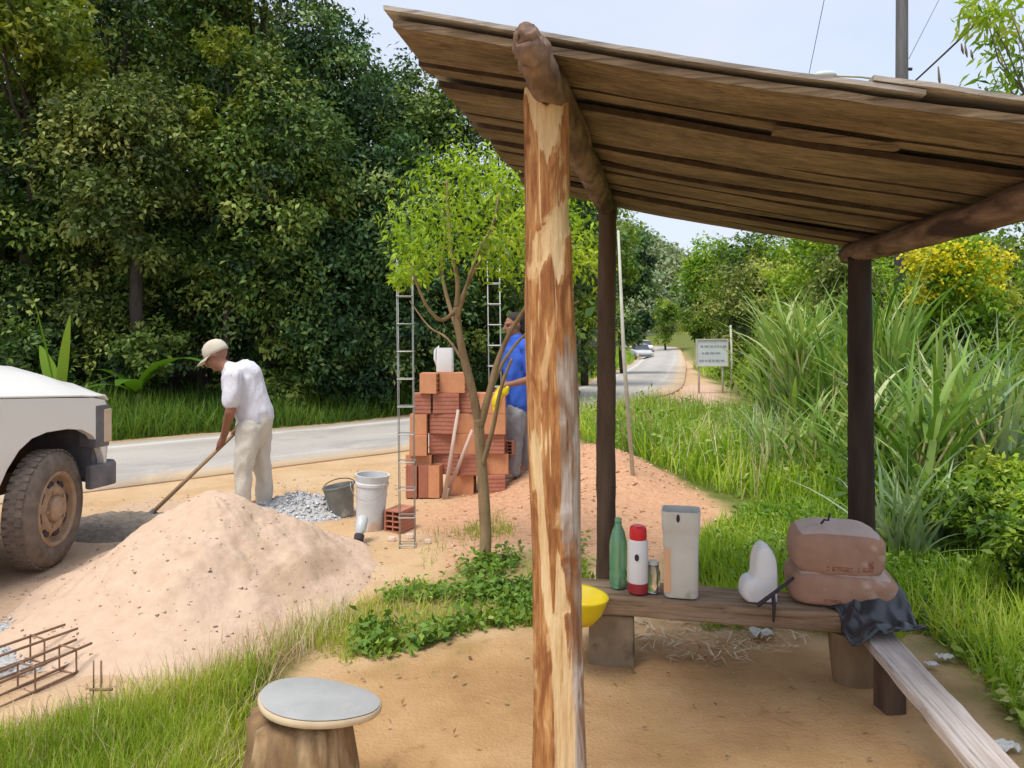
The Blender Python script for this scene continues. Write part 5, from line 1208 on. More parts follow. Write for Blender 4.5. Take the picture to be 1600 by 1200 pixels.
caps = [(pel + Vector((0, 0, 0.0)), 0.155, pq(813, 596), 0.152), (pq(813, 596), 0.155, chest, 0.168), (sh_n, 0.082, sh_f, 0.082), (chest, 0.15, neck0 + Vector((0, 0, -0.02)), 0.075)]
for a, b in ((sh_n, el_n), (sh_f, el_f)): caps += [(a, 0.076, a.lerp(b, 0.72), 0.070)]
organic('shirt', caps, M['shirt_blue'], man2, 0.012, 3, 0.020, 9, (1, 1, 0.45))
caps = [(pel, 0.15, hip_n.lerp(hip_f, 0.5), 0.135)]
for a, b, c in ((hip_n, kn_n, an_n), (hip_f, kn_f, an_f)): caps += [(a, 0.108, b, 0.082), (b, 0.080, c + Vector((0, 0, -0.015)), 0.070)]
organic('jeans', caps, M['jeans_grey'], man2, 0.012, 3, 0.020, 9, (1, 1, 0.6))
for c in (an_n, an_f): organic('shoe', [(c + Vector((0.03, 0.03, -0.045)), 0.042, c + fw * 0.15 + Vector((0, 0, -0.03)), 0.038)], M['shoe'], man2, 0.012, 2)
organic('hair', [(q(0, -0.026, 0.052), (0.080, 0.092, 0.080), Mh), (q(0, -0.07, -0.01), (0.066, 0.045, 0.085), Mh)], M['hair'], man2, 0.010, 2, 0.004, 30)
c0 = wr_n + Vector((-0.085, -0.02, -0.03))
o = organic('rag', [(c0, 0.035, c0 + Vector((-0.05, 0, -0.10)), 0.045), (c0 + Vector((0.03, 0, 0.0)), 0.03, c0 + Vector((0.02, 0.0, -0.05)), 0.03), (c0 + Vector((-0.05, 0, -0.10)), 0.045, c0 + Vector((-0.065, 0, -0.21)), 0.035)], M['yellow_plastic'], None, 0.01, 3, 0.012, 14, loc=c0)
tag(o, 'crumpled yellow rag hanging from the hand of the man in blue', 'rag')

# ------------------------------------------------------------------ road sign, cars, poles, wires
M['sign_white'] = surf('sign_white', (0.66, 0.70, 0.68), (0.56, 0.61, 0.60), 3, rough=0.5, bump=0)
M['sign_ink'] = surf('sign_ink', (0.24, 0.28, 0.33), (0.38, 0.42, 0.46), 12, bump=0)
M['pole_pale'] = surf('pole_pale', (0.62, 0.60, 0.50), (0.48, 0.46, 0.38), 8)
DS = 21.5; c = P(1112, 551, DS); gs = gzf(c.x, DS); t = thing('road_sign', 'white rectangular notice board on two pale legs beside the road', 'sign', (c.x, DS, gs)); R = Matrix.Rotation(0.16, 3, 'Z')
mb = MB(); mb.box(c + R @ Vector((0, -0.022, 0.37)), (0.95, 0.05, 0.03), R); mb.box(c + R @ Vector((0, -0.022, -0.37)), (0.95, 0.05, 0.03), R)
for s_ in (-1, 1): mb.box(c + R @ Vector((s_ * 0.46, -0.022, 0)), (0.03, 0.05, 0.71), R)
mb.build('board_frame', M['pole_pale'], t)
mb = MB(); mb.box(c, (0.93, 0.04, 0.76), R)
for row, zz, hh, w0 in ((0, 0.18, 0.07, -0.34), (1, -0.01, 0.06, -0.30), (2, -0.22, 0.07, -0.38)):
    x = w0
    while x < 0.36 - 0.1 * (row == 1):
        l_ = random.uniform(0.05, 0.16); mb.box(c + R @ Vector((x + l_ / 2, -0.023, zz)), (l_, 0.008, hh * random.uniform(0.6, 1.0)), R, 1); x += l_ + 0.03
mb.build('board', [M['sign_white'], M['sign_ink']], t)
for s_, lab in ((-0.36, None), (0.34, None)):
    mb = MB(); b_ = c + R @ Vector((s_, 0.035, 0)); mb.tube([(b_.x, b_.y, gzf(b_.x, b_.y) - 0.1), (b_.x, b_.y, c.z + 0.3)], 0.03, 8); mb.build('leg', M['pole_pale'], t, smooth=True)
b_ = P(1143, 600, 23.0); b_.z = gzf(b_.x, 23.0); mb = MB(); mb.tube([b_ - Vector((0, 0, 0.2)), b_ + Vector((0.01, 0, 1.0)), b_ + Vector((-0.03, 0, 1.95))], [0.035, 0.033, 0.03], 8); o = mb.build('marker_post', M['pole_pale'], None, b_, smooth=True); tag(o, 'thin pale post standing right behind the white notice board', 'post')
M['car_white'] = surf('car_white', (0.78, 0.78, 0.77), (0.74, 0.74, 0.73), 3, rough=0.3, bump=0)
M['car_silver'] = surf('car_silver', (0.55, 0.57, 0.57), (0.50, 0.52, 0.52), 3, rough=0.3, bump=0)
M['lamp_glass'] = surf('lamp_glass', (0.75, 0.75, 0.72), None, 3, rough=0.1, bump=0)
def car(loc, rz, mat, label):
    loc = Vector(loc); root = thing('car', label, 'car', loc, 'cars coming along the far road'); R = Matrix.Rotation(rz, 3, 'Z'); q = lambda a, b, z: loc + R @ Vector((b, a, z))   # a forward is -y local (towards the camera)
    mb = MB(); rings = []
    for a, hw, z0, z1 in ((-2.05, 0.66, 0.35, 0.66), (-1.95, 0.78, 0.25, 0.78), (-1.0, 0.84, 0.22, 0.90), (0.0, 0.85, 0.22, 0.95), (1.2, 0.84, 0.22, 0.97), (1.95, 0.80, 0.25, 0.95), (2.05, 0.70, 0.35, 0.88)):
        rings.append([tuple(q(a, b, z)) for b, z in ((-hw, z0 + 0.1), (-hw, z1 - 0.12), (-hw + 0.10, z1), (0, z1 + 0.02), (hw - 0.10, z1), (hw, z1 - 0.12), (hw, z0 + 0.1), (hw - 0.1, z0), (-hw + 0.1, z0))])
    loft(mb, rings); mb.build('car_body', mat, root, bevel=0.03)
    mb = MB(); loft(mb, [[tuple(q(a + (da if b_ == 0 else 0), s, z)) for a, s in ((a0, -hw), (a0, hw), (a1, hw), (a1, -hw))] for b_, (a0, a1, hw, z, da) in enumerate(((-0.85, 1.75, 0.76, 0.92, 0), (-0.1, 1.35, 0.60, 1.42, 0)))]); cb_ = mb.build('cabin', M['glass'], root, bevel=0.04)
    mb = MB(); mb.box(q(0.62, 0, 1.44), (1.22, 1.5, 0.05), R); mb.build('roof_panel', mat, cb_, bevel=0.02)
    for b in (-0.8, 0.8):
        for a in (-1.3, 1.3):
            mb = MB(); mb.tube([q(a, b - 0.09, 0.31), q(a, b + 0.09, 0.31)], 0.31, 18); mb.build('wheel', M['tyre'], root)
    for s_ in (-0.55, 0.55):
        mb = MB(); mb.box(q(-2.03, s_, 0.66), (0.30, 0.08, 0.14), R); mb.build('headlight', M['lamp_glass'], root, bevel=0.02)
    mb = MB(); mb.box(q(-2.06, 0, 0.42), (1.2, 0.10, 0.18), R); mb.build('bumper', M['bumper'], root, bevel=0.02)
g1 = G(1002, 562); g2 = G(1014, 554)
car((g1.x, g1.y, gzf(g1.x, g1.y) + 0.08), 0.02, M['car_silver'], 'pale silver car, the nearer of the two on the far road')
car((g2.x, g2.y + 3, gzf(g2.x, g2.y + 3) + 0.08), 0.0, M['car_white'], 'white car, the farther of the two on the far road')
M['pole_wood'] = surf('pole_wood', (0.055, 0.052, 0.052), (0.12, 0.113, 0.11), 14, (1, 1, 0.1), bump=0.4)
DP = 14.0; b_ = P(1407, 500, DP); t = thing('utility_pole', 'dark wooden utility pole rising behind the shelter roof', 'utility pole', (b_.x, DP, gzf(b_.x, DP)))
mb = MB(); gz_ = gzf(b_.x, DP); mb.tube([(b_.x, DP, gz_ - 0.2), (b_.x + 0.02, DP, 4), (b_.x + 0.03, DP, 9.0)], [0.13, 0.115, 0.10], 14); mb.build('pole', M['pole_wood'], t, smooth=True)
pk = P(1417, 108, DP); mb = MB(); mb.tube([pk - Vector((0.02, 0, 0)), pk + Vector((0.09, 0, 0))], 0.03, 8); mb.build('insulator', M['dark_mark'], t)
la = P(1398, 127, DP); lz = P(1290, 118, DP); mb = MB(); mb.tube([la, la.lerp(lz, 0.5) + Vector((0, 0, 0.03)), lz], 0.022, 8); arm = mb.build('lamp_arm', M['pole_pale'], t, smooth=True)
mb = MB(); mb.lathe([(0.0, -0.07), (0.11, -0.06), (0.17, 0.0), (0.14, 0.06), (0.0, 0.08)], lz, None, 16, sx=1.2, sy=0.7); mb.build('lamp_head', M['sign_white'], arm, smooth=True)
def wire(a, b, sag, r, label):
    a, b = Vector(a), Vector(b); mb = MB(); mb.tube([a.lerp(b, k / 16) - Vector((0, 0, sag * 4 * (k / 16) * (1 - k / 16))) for k in range(17)], r, 5); o = mb.build('cable', M['pole_wood'], None, a, smooth=True); tag(o, label, 'cable')
wire(P(1417, 138, DP), P(1640, -75, 9.5), 0.02, 0.016, 'thick dark cable running from the pole up to the right')
wire(P(1420, 92, DP), P(1490, -45, 16), 0.0, 0.006, 'thin faint cable rising just right of the pole top')
wire(P(1264, 116, 18), P(1300, -60, 15), 0.0, 0.007, 'thin faint cable rising left of the pole above the roof')
b_ = G(990, 742); tp = P(966, 360, b_.y - 0.2); mb = MB(); mb.tube([b_ - Vector((0, 0, 0.1)), b_.lerp(tp, 0.5) + Vector((-0.02, 0, 0)), tp], [0.020, 0.017, 0.010], 8)
o = mb.build('thin_pole', M['pole_pale'], None, b_, smooth=True); tag(o, 'thin pale bare pole leaning beside the dark left post', 'pole')
# ------------------------------------------------------------------ wood beyond the road
def big(px, py, d, rpx, rpz, mat, label, nl=40, tufts=15, per=26, size=0.10, aspect=0.5, trunk=0.14, group='big trees beyond the road', name='tree', cat='tree', lob=50, front=0.75, limbs=5):
    c = P(px, py, d); rx = rpx * d / F; rz = rpz * d / F; b_ = Vector((c.x, d + 0.2, 0)); b_.z = gzf(b_.x, b_.y); lr = min(lob, rpx * 0.62) * d / F
    root = thing(name, label, cat, b_, group); lobes = []
    for k in range(nl):
        u = RNG.normal(size=3); u /= np.linalg.norm(u)
        if RNG.random() < front: u[1] = -abs(u[1])
        s_ = RNG.uniform(0.62, 1.08); q_ = np.array(c) + u * np.array([rx, min(rx, 1.7), rz]) * s_; r_ = lr * RNG.uniform(0.6, 1.2)
        q_[2] = max(q_[2], gzf(float(q_[0]), float(q_[1])) + 0.35); lobes.append((q_, (r_, r_, r_ * RNG.uniform(0.75, 1.25))))
    V, q, var = crown(lobes, int(tufts * 1.2), per, size, aspect, 0.21, 0.45, 0.55, 0.8, 0.24)
    link('crown', np_mesh('crown', V, q, None, var), M[mat], root)
    mb = MB(); top = Vector(c) + Vector((0, 0.3, rz * 0.2)); pts = limb(mb, b_ - Vector((0, 0, 0.15)), top, trunk, trunk * 0.5, 9, 7, 0.04, random.random() * 9)
    for q_, r in lobes[:limbs]: limb(mb, pts[random.choice((4, 5, 6))], Vector(q_), trunk * 0.35, trunk * 0.1, 6, 5, 0.1, random.random() * 9)
    mb.build('trunk', M['bark_dark'], root, smooth=True); return root
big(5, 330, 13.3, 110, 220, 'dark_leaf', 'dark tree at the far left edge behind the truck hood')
big(25, 60, 12.6, 105, 125, 'vine_leaf', 'yellow-green leafy tree in the top left corner', 20, 14, 24, 0.12)
big(205, 280, 12.7, 85, 140, 'olive_leaf', 'olive tree with a sunlit dome of leaves in front of taller dark trees', 34, 17, 30, 0.095, lob=56)
big(190, 50, 15.2, 190, 190, 'dark_leaf', 'tall dark tree rising behind the sunlit olive dome', 60)
big(425, 310, 14.0, 105, 200, 'dark_leaf', 'tall dark tree between the olive dome and the bluish tree', 46)
big(405, 40, 16.0, 100, 190, 'olive_leaf', 'tall olive tree topping the wood at the upper centre left', 50, size=0.11)
big(345, 150, 13.2, 40, 150, 'vine_leaf', 'narrow column of yellow-green creeper on the dark trees', 14, 9, 20, 0.10, trunk=0.06, lob=26)
big(515, 230, 15.0, 78, 200, 'blue_leaf', 'bluish dark green tree left of the shelter roof corner', 46)
big(610, 410, 15.2, 95, 165, 'blue_leaf', 'dark bluish tree directly behind the small lime tree', 40)
big(700, 310, 17.5, 105, 170, 'dark_leaf', 'dark tree seen beneath the left end of the shelter roof', 40, size=0.115)
big(610, 225, 18.5, 55, 105, 'blue_leaf', 'more distant tree whose top meets the sky left of the roof', 26, size=0.115)
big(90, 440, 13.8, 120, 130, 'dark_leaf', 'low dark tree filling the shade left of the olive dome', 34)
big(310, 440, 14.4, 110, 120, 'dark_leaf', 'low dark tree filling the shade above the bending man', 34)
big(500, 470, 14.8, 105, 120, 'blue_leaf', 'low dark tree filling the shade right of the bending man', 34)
big(320, 220, 17.5, 150, 260, 'dark_leaf', 'farther tall dark tree closing the gap above the bending man', 50, size=0.13)
big(100, 200, 17.5, 150, 260, 'dark_leaf', 'farther tall dark tree closing the gap at the upper left', 50, size=0.13)
big(500, 310, 18.5, 110, 200, 'dark_leaf', 'farther dark tree closing the gap beside the bluish tree', 40, size=0.13)
big(805, 400, 19.0, 115, 200, 'dark_leaf', 'dark tree behind the blue-shirted man and the front post', 40, size=0.115)
big(915, 410, 25.0, 55, 150, 'mid_leaf', 'mid green tree seen between the peeled post and the thin brown post', 30, size=0.14, lob=40)
big(975, 460, 36.0, 36, 110, 'blue_leaf', 'dark green roadside tree just right of the thin brown post', 26, 13, 24, 0.17, lob=28)
big(1040, 500, 95.0, 20, 30, 'mid_leaf', 'small green tree at the far end of the road beyond the cars', 16, 12, 22, 0.26, lob=18)
for k, (px, py, d, r, mat, lab) in enumerate(((60, 560, 11.6, 65, 'dark_leaf', 'dark shrub behind the truck hood below the banana leaves'), (150, 510, 12.2, 55, 'olive_leaf', 'olive shrub right of the upright banana leaf'), (222, 555, 12.0, 62, 'dark_leaf', 'dark shrub behind the bending man, left of his cap'), (450, 575, 13.4, 65, 'dark_leaf', 'dark shrub right of the man in white'), (565, 575, 13.9, 60, 'blue_leaf', 'dark shrub left of the upright steel bar cage'), (690, 575, 15.0, 65, 'dark_leaf', 'dark shrub directly behind the brick stack'))):
    big(px, py, d + 1.0, r, r * 0.9, mat, lab, 15, 12, 24, 0.095, trunk=0.04, group='shrubs at the foot of the wood', name='shrub', cat='shrub', limbs=3, lob=34)

def mass(name, pts, n, size, mat, label, r=(1.0, 1.0, 1.0), per=12):
    V, q, var = crown([(c, tuple(k * RNG.uniform(0.7, 1.25) for k in r)) for c in pts], n, per, size, 0.6, 0.35, var_lobe=0.2); o = link(name, np_mesh(name, V, q, None, var), mat); tag(o, label, 'woodland', kind='stuff'); return o
pts = []
for k in range(110):
    px = RNG.uniform(-250, 800); d = RNG.uniform(18, 23); x = (px - CX) / F * d; pts.append((x, d, gzf(x, d) + RNG.uniform(0.3, 8.5 if px < 440 else 3.6)))
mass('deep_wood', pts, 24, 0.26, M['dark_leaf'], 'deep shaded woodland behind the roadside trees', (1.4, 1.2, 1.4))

# banana plants
def banana(px, py, d, blades, label):
    b_ = P(px, py, d); b_.z = gzf(b_.x, d); root = thing('banana_plant', label, 'banana plant', b_, 'banana plants'); mb = MB(); parts = []
    for k, (az, L, wd, lean, curl, z0) in enumerate(blades):
        parts.append(ribbons(np.array([[b_.x, b_.y, b_.z + z0]]), np.array([az]), np.array([L]), np.array([wd]), np.array([lean]), np.array([curl]), 9, 0.0, np.array([random.uniform(0.3, 0.9) if px < 150 else 0.12]), 'leaf'))
    V, Q, v = merge(parts); link('leaves', np_mesh('leaves', V, Q, None, v), M['banana'], root)
    mb.tube([b_ - Vector((0, 0, 0.1)), b_ + Vector((0, 0, 0.2)), b_ + Vector((0.02, 0, blades[0][5] + 0.1))], [0.07, 0.055, 0.02], 10); mb.build('stem', M['stalk'], root, smooth=True)
    return root
banana(92, 610, 10.9, [(-2.7, 1.75, 0.24, 0.14, 0.10, 0.25), (-0.4, 1.45, 0.17, 0.08, 0.15, 0.2), (2.5, 1.1, 0.22, 0.35, 0.5, 0.3), (0.4, 0.9, 0.2, 0.6, 0.8, 0.3), (-1.8, 0.8, 0.2, 0.7, 0.8, 0.25)], 'young banana plant with upright bright leaves behind the truck hood')
banana(215, 605, 12.3, [(-0.3, 1.5, 0.36, 0.45, 1.5, 0.35), (2.9, 1.1, 0.28, 0.5, 1.4, 0.3), (-1.4, 1.1, 0.28, 0.7, 1.3, 0.3), (1.0, 1.2, 0.28, 0.3, 1.3, 0.35), (-2.2, 0.9, 0.26, 0.8, 1.2, 0.3)], 'banana plant with a broad drooping leaf above the bending man')

# ------------------------------------------------------------------ far wooded hills
def hill(name, cx, cy, rx, ry, h, label, n, size, mat, seed):
    V = []; Q = []; nr, na = 26, 72
    hv = lambda x, y: h * max(0.0, 1 - ((x - cx) / rx) ** 2 - ((y - cy) / ry) ** 2) ** 1.1 * (1 + 0.22 * mnoise.noise(Vector((x * 0.02, y * 0.02, seed))))
    for i in range(nr + 1):
        r = i / nr
        for k in range(na):
            a = 2 * math.pi * k / na; x = cx + rx * r * math.cos(a); y = cy + ry * r * math.sin(a); V.append((x, y, hv(x, y) - 0.5))
    for i in range(nr):
        for k in range(na): k2 = (k + 1) % na; Q.append((i * na + k, (i + 1) * na + k, (i + 1) * na + k2, i * na + k2))
    V = np.array(V, float); V[:, 2] += gz(V[:, 0], V[:, 1]); me = bpy.data.meshes.new('hill'); me.from_pydata(V.tolist(), [], Q); o = link('hill', me, M['hill_soil'], smooth=True); o['kind'] = 'structure'
    C = []
    for k in range(n):
        a = RNG.uniform(-math.pi, 0.25) if k % 5 else RNG.uniform(-math.pi, math.pi); r = math.sqrt(RNG.random()) * 0.98; x = cx + rx * r * math.cos(a); y = cy + ry * r * math.sin(a); C.append([[x, y, hv(x, y) + 0.8], (RNG.uniform(1.6, 3.6),) * 2 + (RNG.uniform(1.4, 3.2),)])
    zz = gz(np.array([k[0][0] for k in C]), np.array([k[0][1] for k in C]))
    for k, z_ in zip(C, zz): k[0][2] += z_
    Vv, q, var = crown(C, 18, 8, size, 0.7, 0.4, var_lobe=0.2)
    o = link('hill_trees', np_mesh('hill_trees', Vv, q, None, var), mat); tag(o, label, 'woodland', kind='stuff')
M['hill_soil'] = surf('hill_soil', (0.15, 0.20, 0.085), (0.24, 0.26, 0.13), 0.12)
hill('hill', 4, 190, 52, 55, 31, 'far-off hillside covered in green trees tinted pale for haze on the left of the valley', 900, 0.85, M['hill_haze_leaf'], 3)
hill('hill', 82, 260, 60, 70, 15, 'far-off wooded rise closing the valley on the right', 500, 1.0, M['hill_haze_leaf'], 8)

# ------------------------------------------------------------------ trees and bushes on the right
def bush(px, py, d, rpx, rpz, mat, label, nl=14, tufts=13, per=24, size=0.12, aspect=0.5, trunk=0.05, group='bushes behind the shelter', name='bush', cat='bush', **kw):
    return big(px, py, d, rpx, rpz, mat, label, int(nl * 1.7), tufts, per, size, aspect, trunk, group, name, cat, lob=max(20, rpx * 0.55), front=0.7, limbs=4)
TG = 'roadside trees right of the valley'
bush(1110, 455, 46, 50, 66, 'bright_leaf', 'bright green domed tree beyond the notice board where the valley opens', 16, 14, 24, 0.22, 0.5, 0.2, TG, 'tree', 'tree')
bush(1092, 490, 44, 22, 36, 'mid_leaf', 'small mid green tree at the right edge of the far road', 10, 12, 24, 0.19, 0.5, 0.12, TG, 'tree', 'tree')
bush(1150, 495, 31, 50, 75, 'olive_leaf', 'olive bush with bare grey twigs directly behind the notice board', 14, 11, 20, 0.15, 0.5, 0.1, TG, 'tree', 'tree')
bush(1215, 450, 34, 80, 80, 'mid_leaf', 'wide green tree above and right of the notice board', 20, 14, 24, 0.18, 0.5, 0.2, TG, 'tree', 'tree')
bush(1280, 430, 24, 70, 75, 'bright_leaf', 'light green tree whose top touches the roof edge left of the black post', 16, 13, 24, 0.15, 0.4, 0.14, TG, 'tree', 'tree')
bush(1360, 440, 22, 80, 80, 'mid_leaf', 'mid green tree right behind the top of the black post', 16, 13, 24, 0.14, 0.4, 0.14, TG, 'tree', 'tree')
bush(1480, 470, 20, 110, 90, 'bright_leaf', 'bright tree standing behind the yellow flowers', 20, 13, 24, 0.13, 0.45, 0.14, TG, 'tree', 'tree')
bush(1620, 450, 19, 100, 100, 'mid_leaf', 'mid green tree at the right edge below the roof corner', 18, 13, 24, 0.13, 0.45, 0.14, TG, 'tree', 'tree')
bush(1232, 570, 18, 48, 65, 'mid_leaf', 'dense green bush just right of the notice board', 13, 13, 24, 0.11)
bush(1250, 560, 14.5, 60, 100, 'mid_leaf', 'green bush behind the tall cane left of the black post', 15, 13, 24, 0.10)
bush(1310, 520, 15.5, 60, 110, 'olive_leaf', 'tall olive bush behind the black post', 15, 13, 24, 0.10)
bush(1400, 560, 13.0, 80, 120, 'mid_leaf', 'green bush under the yellow flowers right of the black post', 17, 13, 24, 0.095)
bush(1570, 520, 12.5, 80, 120, 'olive_leaf', 'twiggy olive bush right of the yellow flowers', 16, 11, 22, 0.085)
bush(1650, 560, 11.5, 80, 130, 'bright_leaf', 'bright bush cut by the right edge halfway up', 16, 12, 24, 0.09)
bush(1480, 610, 10.0, 80, 100, 'mid_leaf', 'green bush behind the silvery cane at mid right', 17, 13, 24, 0.08)
bush(1590, 670, 8.4, 75, 100, 'bright_leaf', 'leafy bright bush at the right edge halfway down', 16, 13, 24, 0.075)
bush(1565, 830, 5.6, 75, 95, 'bright_leaf', 'near bright leafy bush at the right edge beside the bags', 15, 13, 24, 0.06, 0.42)
bush(1500, 925, 5.0, 55, 55, 'mid_leaf', 'low dark leafy bush right of the black plastic sheet', 10, 12, 22, 0.05, 0.42)
bush(1600, 1020, 4.2, 60, 75, 'mid_leaf', 'low leafy bush at the lower right edge beyond the pale bench', 11, 13, 24, 0.05, 0.42)
bush(1650, 930, 4.8, 70, 80, 'bright_leaf', 'bright leafy bush cut by the right edge above the lowest one', 12, 13, 24, 0.055, 0.42)
pts = []
for k in range(170):
    px = RNG.uniform(1215, 2300); d = RNG.uniform(13.5, 60) if px < 1700 else RNG.uniform(9, 30); x = (px - CX) / F * d; pts.append((x, d, gzf(x, d) + RNG.uniform(0.1, 1.0)))
mass('scrub', pts, 26, 0.14, M['mid_leaf'], 'tangled green scrub covering the slope on the right', (1.2, 1.2, 0.9), 20)
# yellow-flowering bush
c = P(1492, 440, 9.6); fl = bush(1492, 470, 9.7, 70, 80, 'bright_leaf', 'bush covered in bright yellow flowers behind the right beam', 12, 11, 20, 0.07, group=None, name='flowering_bush')
lob = [(np.array(P(px, py, 9.3 + random.uniform(-0.2, 0.2))), (0.16, 0.16, 0.13)) for px, py in ((1430, 430), (1450, 400), (1470, 425), (1495, 395), (1515, 420), (1540, 400), (1555, 430), (1440, 465), (1475, 455), (1510, 450), (1540, 460), (1490, 480), (1420, 410), (1562, 405))]; V, q, v = crown(lob, 9, 20, 0.045, 0.8, 0.30); link('flowers', np_mesh('flowers', V, q, None, v), M['yellow_flower'], fl)

# tree overhanging from the right above the roof
c = P(1640, 90, 7.4); b_ = Vector((c.x + 0.35, 7.4, gzf(c.x, 7.4))); root = thing('tree', 'tree with drooping light green leaves above the roof at upper right', 'tree', b_, None)
mb = MB(); tr = limb(mb, b_ - Vector((0, 0, 0.1)), c + Vector((0.35, 0, -0.3)), 0.10, 0.05, 9, 7, 0.04, 2.0); lob = []
for px, py, r in ((1545, 40, 0.20), (1580, 20, 0.25), (1560, 75, 0.20), (1592, 70, 0.28), (1525, 165, 0.20), (1560, 150, 0.28), (1600, 140, 0.3), (1640, 60, 0.5), (1680, 150, 0.6), (1535, 12, 0.16), (1510, 178, 0.12)):
    q_ = P(px, py, 7.4 + random.uniform(-0.5, 0.3)); limb(mb, tr[-3], q_, 0.022, 0.005, 5, 5, 0.08, px); lob.append((q_, (r, r, r * 0.8)))
V, q, v = crown(lob, 7, 11, 0.13, 0.24, 0.40, 1.0, 0.25); link('crown', np_mesh('crown', V, q, None, v), M['bright_leaf'], root); mb.build('trunk', M['bark'], root, smooth=True)
mb = MB(); 
for px, py, l_ in ((1508, 70, 0.12), (1502, 68, 0.1), (1517, 78, 0.09), (1466, 104, 0.2)):
    a = P(px, py, 7.2); mb.tube([a, a + Vector((0.01, 0, -l_ * 0.6)), a + Vector((0.02, 0, -l_))], [0.006, 0.012, 0.004], 6)
mb.build('seed_pods', M['bark'], root, smooth=True)

# ------------------------------------------------------------------ tall cane and grasses
CG = 'tall cane clumps behind the shelter'
def cn_(px, py, n, L, wd, mat, label, **kw):
    q_ = G(px, py); return cane('cane_clump', label, 'cane', q_, n, L, wd, M[mat], group=CG, **kw)
cn_(1245, 690, 150, 1.40, 0.077, 'cane_leaf', 'tallest pale cane clump left of the black post, blades fanning at the top', spread=0.16, lean=0.24, curl=1.15, stalk=1.21, varc=0.68)
cn_(1212, 680, 87, 1.37, 0.066, 'cane_leaf', 'tall pale cane clump nearest the notice board', spread=0.14, lean=0.24, curl=1.15, stalk=1.18, varc=0.7)
cn_(1275, 675, 100, 1.53, 0.066, 'cane_leaf', 'tall cane clump between the tallest one and the black post', spread=0.16, lean=0.24, curl=1.15, stalk=1.32, varc=0.6)
cn_(1420, 700, 112, 1.53, 0.061, 'cane_leaf', 'tall green cane clump below the left end of the yellow flowers', spread=0.18, lean=0.24, curl=1.15, stalk=1.32, varc=0.6)
cn_(1545, 690, 100, 1.37, 0.055, 'cane_leaf', 'tall green cane clump below the right end of the yellow flowers', spread=0.18, lean=0.24, curl=1.15, stalk=1.18, varc=0.55)
for px, py, n_, L_, w_, mt, vc, lb in ((1360, 790, 60, 1.3, 0.058, 'cane_leaf', 0.55, 'broad-bladed cane clump rising directly behind the upper cement bag'), (1445, 830, 60, 1.25, 0.055, 'cane_leaf', 0.45, 'broad-bladed cane clump between the bags and the right edge bush'), (1500, 790, 60, 1.4, 0.056, 'cane_leaf', 0.6, 'broad-bladed cane clump left of the near right bush'), (1275, 760, 50, 0.9, 0.050, 'cane_leaf', 0.6, 'low broad-bladed cane clump left of the foot of the black post'), (1215, 760, 55, 0.7, 0.034, 'cane_leaf', 0.65, 'low pale cane tuft at the edge of the lush grass'), (1560, 800, 50, 1.3, 0.050, 'silver_cane', 0.5, 'silvery broad-bladed cane clump rising above the near right bush'), (1330, 680, 70, 1.8, 0.062, 'cane_leaf', 0.5, 'tall dark green cane clump right behind the middle of the black post'), (1480, 690, 70, 1.7, 0.058, 'cane_leaf', 0.5, 'tall cane clump straight below the middle of the yellow flowers')):
    cn_(px, py, int(n_ * 1.3), L_ * 0.85, w_ * 1.05, mt, lb, spread=0.17, lean=0.26, curl=1.2, stalk=L_ * 0.6, varc=vc)
cn_(1300, 700, 100, 1.13, 0.061, 'cane_leaf', 'cane clump half hidden by the black post on its left side', spread=0.16, lean=0.24, curl=1.15, stalk=0.97)
cn_(1195, 725, 150, 0.85, 0.018, 'silver_cane', 'silvery grass tuft left of the tallest cane', spread=0.15, lean=0.35, curl=1.0)
cn_(1390, 740, 137, 1.46, 0.061, 'cane_leaf', 'cane clump with long arching blades just right of the black post', spread=0.18, lean=0.24, curl=1.15, stalk=1.25)
cn_(1450, 760, 130, 1.4, 0.042, 'silver_cane', 'silvery cane clump right of the black post with crossing blades', spread=0.25, lean=0.35, curl=1.3, stalk=0.3)
cn_(1530, 740, 100, 1.5, 0.042, 'silver_cane', 'pale cane clump below the yellow flowers', spread=0.25, lean=0.35, curl=1.3, stalk=0.5)
cn_(1420, 880, 100, 0.95, 0.036, 'silver_cane', 'silvery blades rising right behind the cement bags', spread=0.16, lean=0.3, curl=1.1)
cn_(1480, 860, 80, 0.8, 0.024, 'cane_leaf', 'green blade clump right of the cement bags', spread=0.15, lean=0.35, curl=1.2)
cn_(1335, 800, 60, 0.6, 0.022, 'cane_leaf', 'short green blade clump at the foot of the black post', spread=0.14, lean=0.4, curl=1.2)
cn_(1590, 760, 112, 0.96, 0.033, 'cane_leaf', 'cane clump at the right edge halfway down', spread=0.2, lean=0.24, curl=1.15, stalk=0.83)
cn_(1130, 690, 70, 0.6, 0.016, 'silver_cane', 'small silvery grass tuft below the notice board', spread=0.2, lean=0.35, curl=1.0)

# ------------------------------------------------------------------ grass and weeds (uncountable)
LUSH = poly_px([(895, 655), (1010, 642), (1120, 652), (1240, 648), (1290, 700), (1300, 790), (1230, 795), (1170, 790), (1080, 765), (1000, 738), (950, 708), (905, 686)])
grass('tall_grass', LUSH, 10000, (0.18, 0.50), (0.010, 0.022), M['grass_lush'], 'lush bright green grass growing between the red earth and the cane', 0.2, 0.9)
RIGHT = poly_px([(1095, 850), (1180, 800), (1300, 800), (1420, 850), (1700, 900), (1900, 1200), (1700, 1350), (1640, 1190), (1510, 1050), (1440, 985), (1390, 950), (1240, 930), (1140, 925), (1090, 910)])
grass('low_grass', RIGHT, 15000, (0.06, 0.26), (0.005, 0.012), M['grass_lush'], 'low bright grass around the benches on the right', 0.35, 0.9)
weeds('ground_weeds', RIGHT, 1300, 12, (0.04, 0.16), 0.045, 0.5, M['weed_leaf'], 'low leafy weeds in the grass right of the shelter')
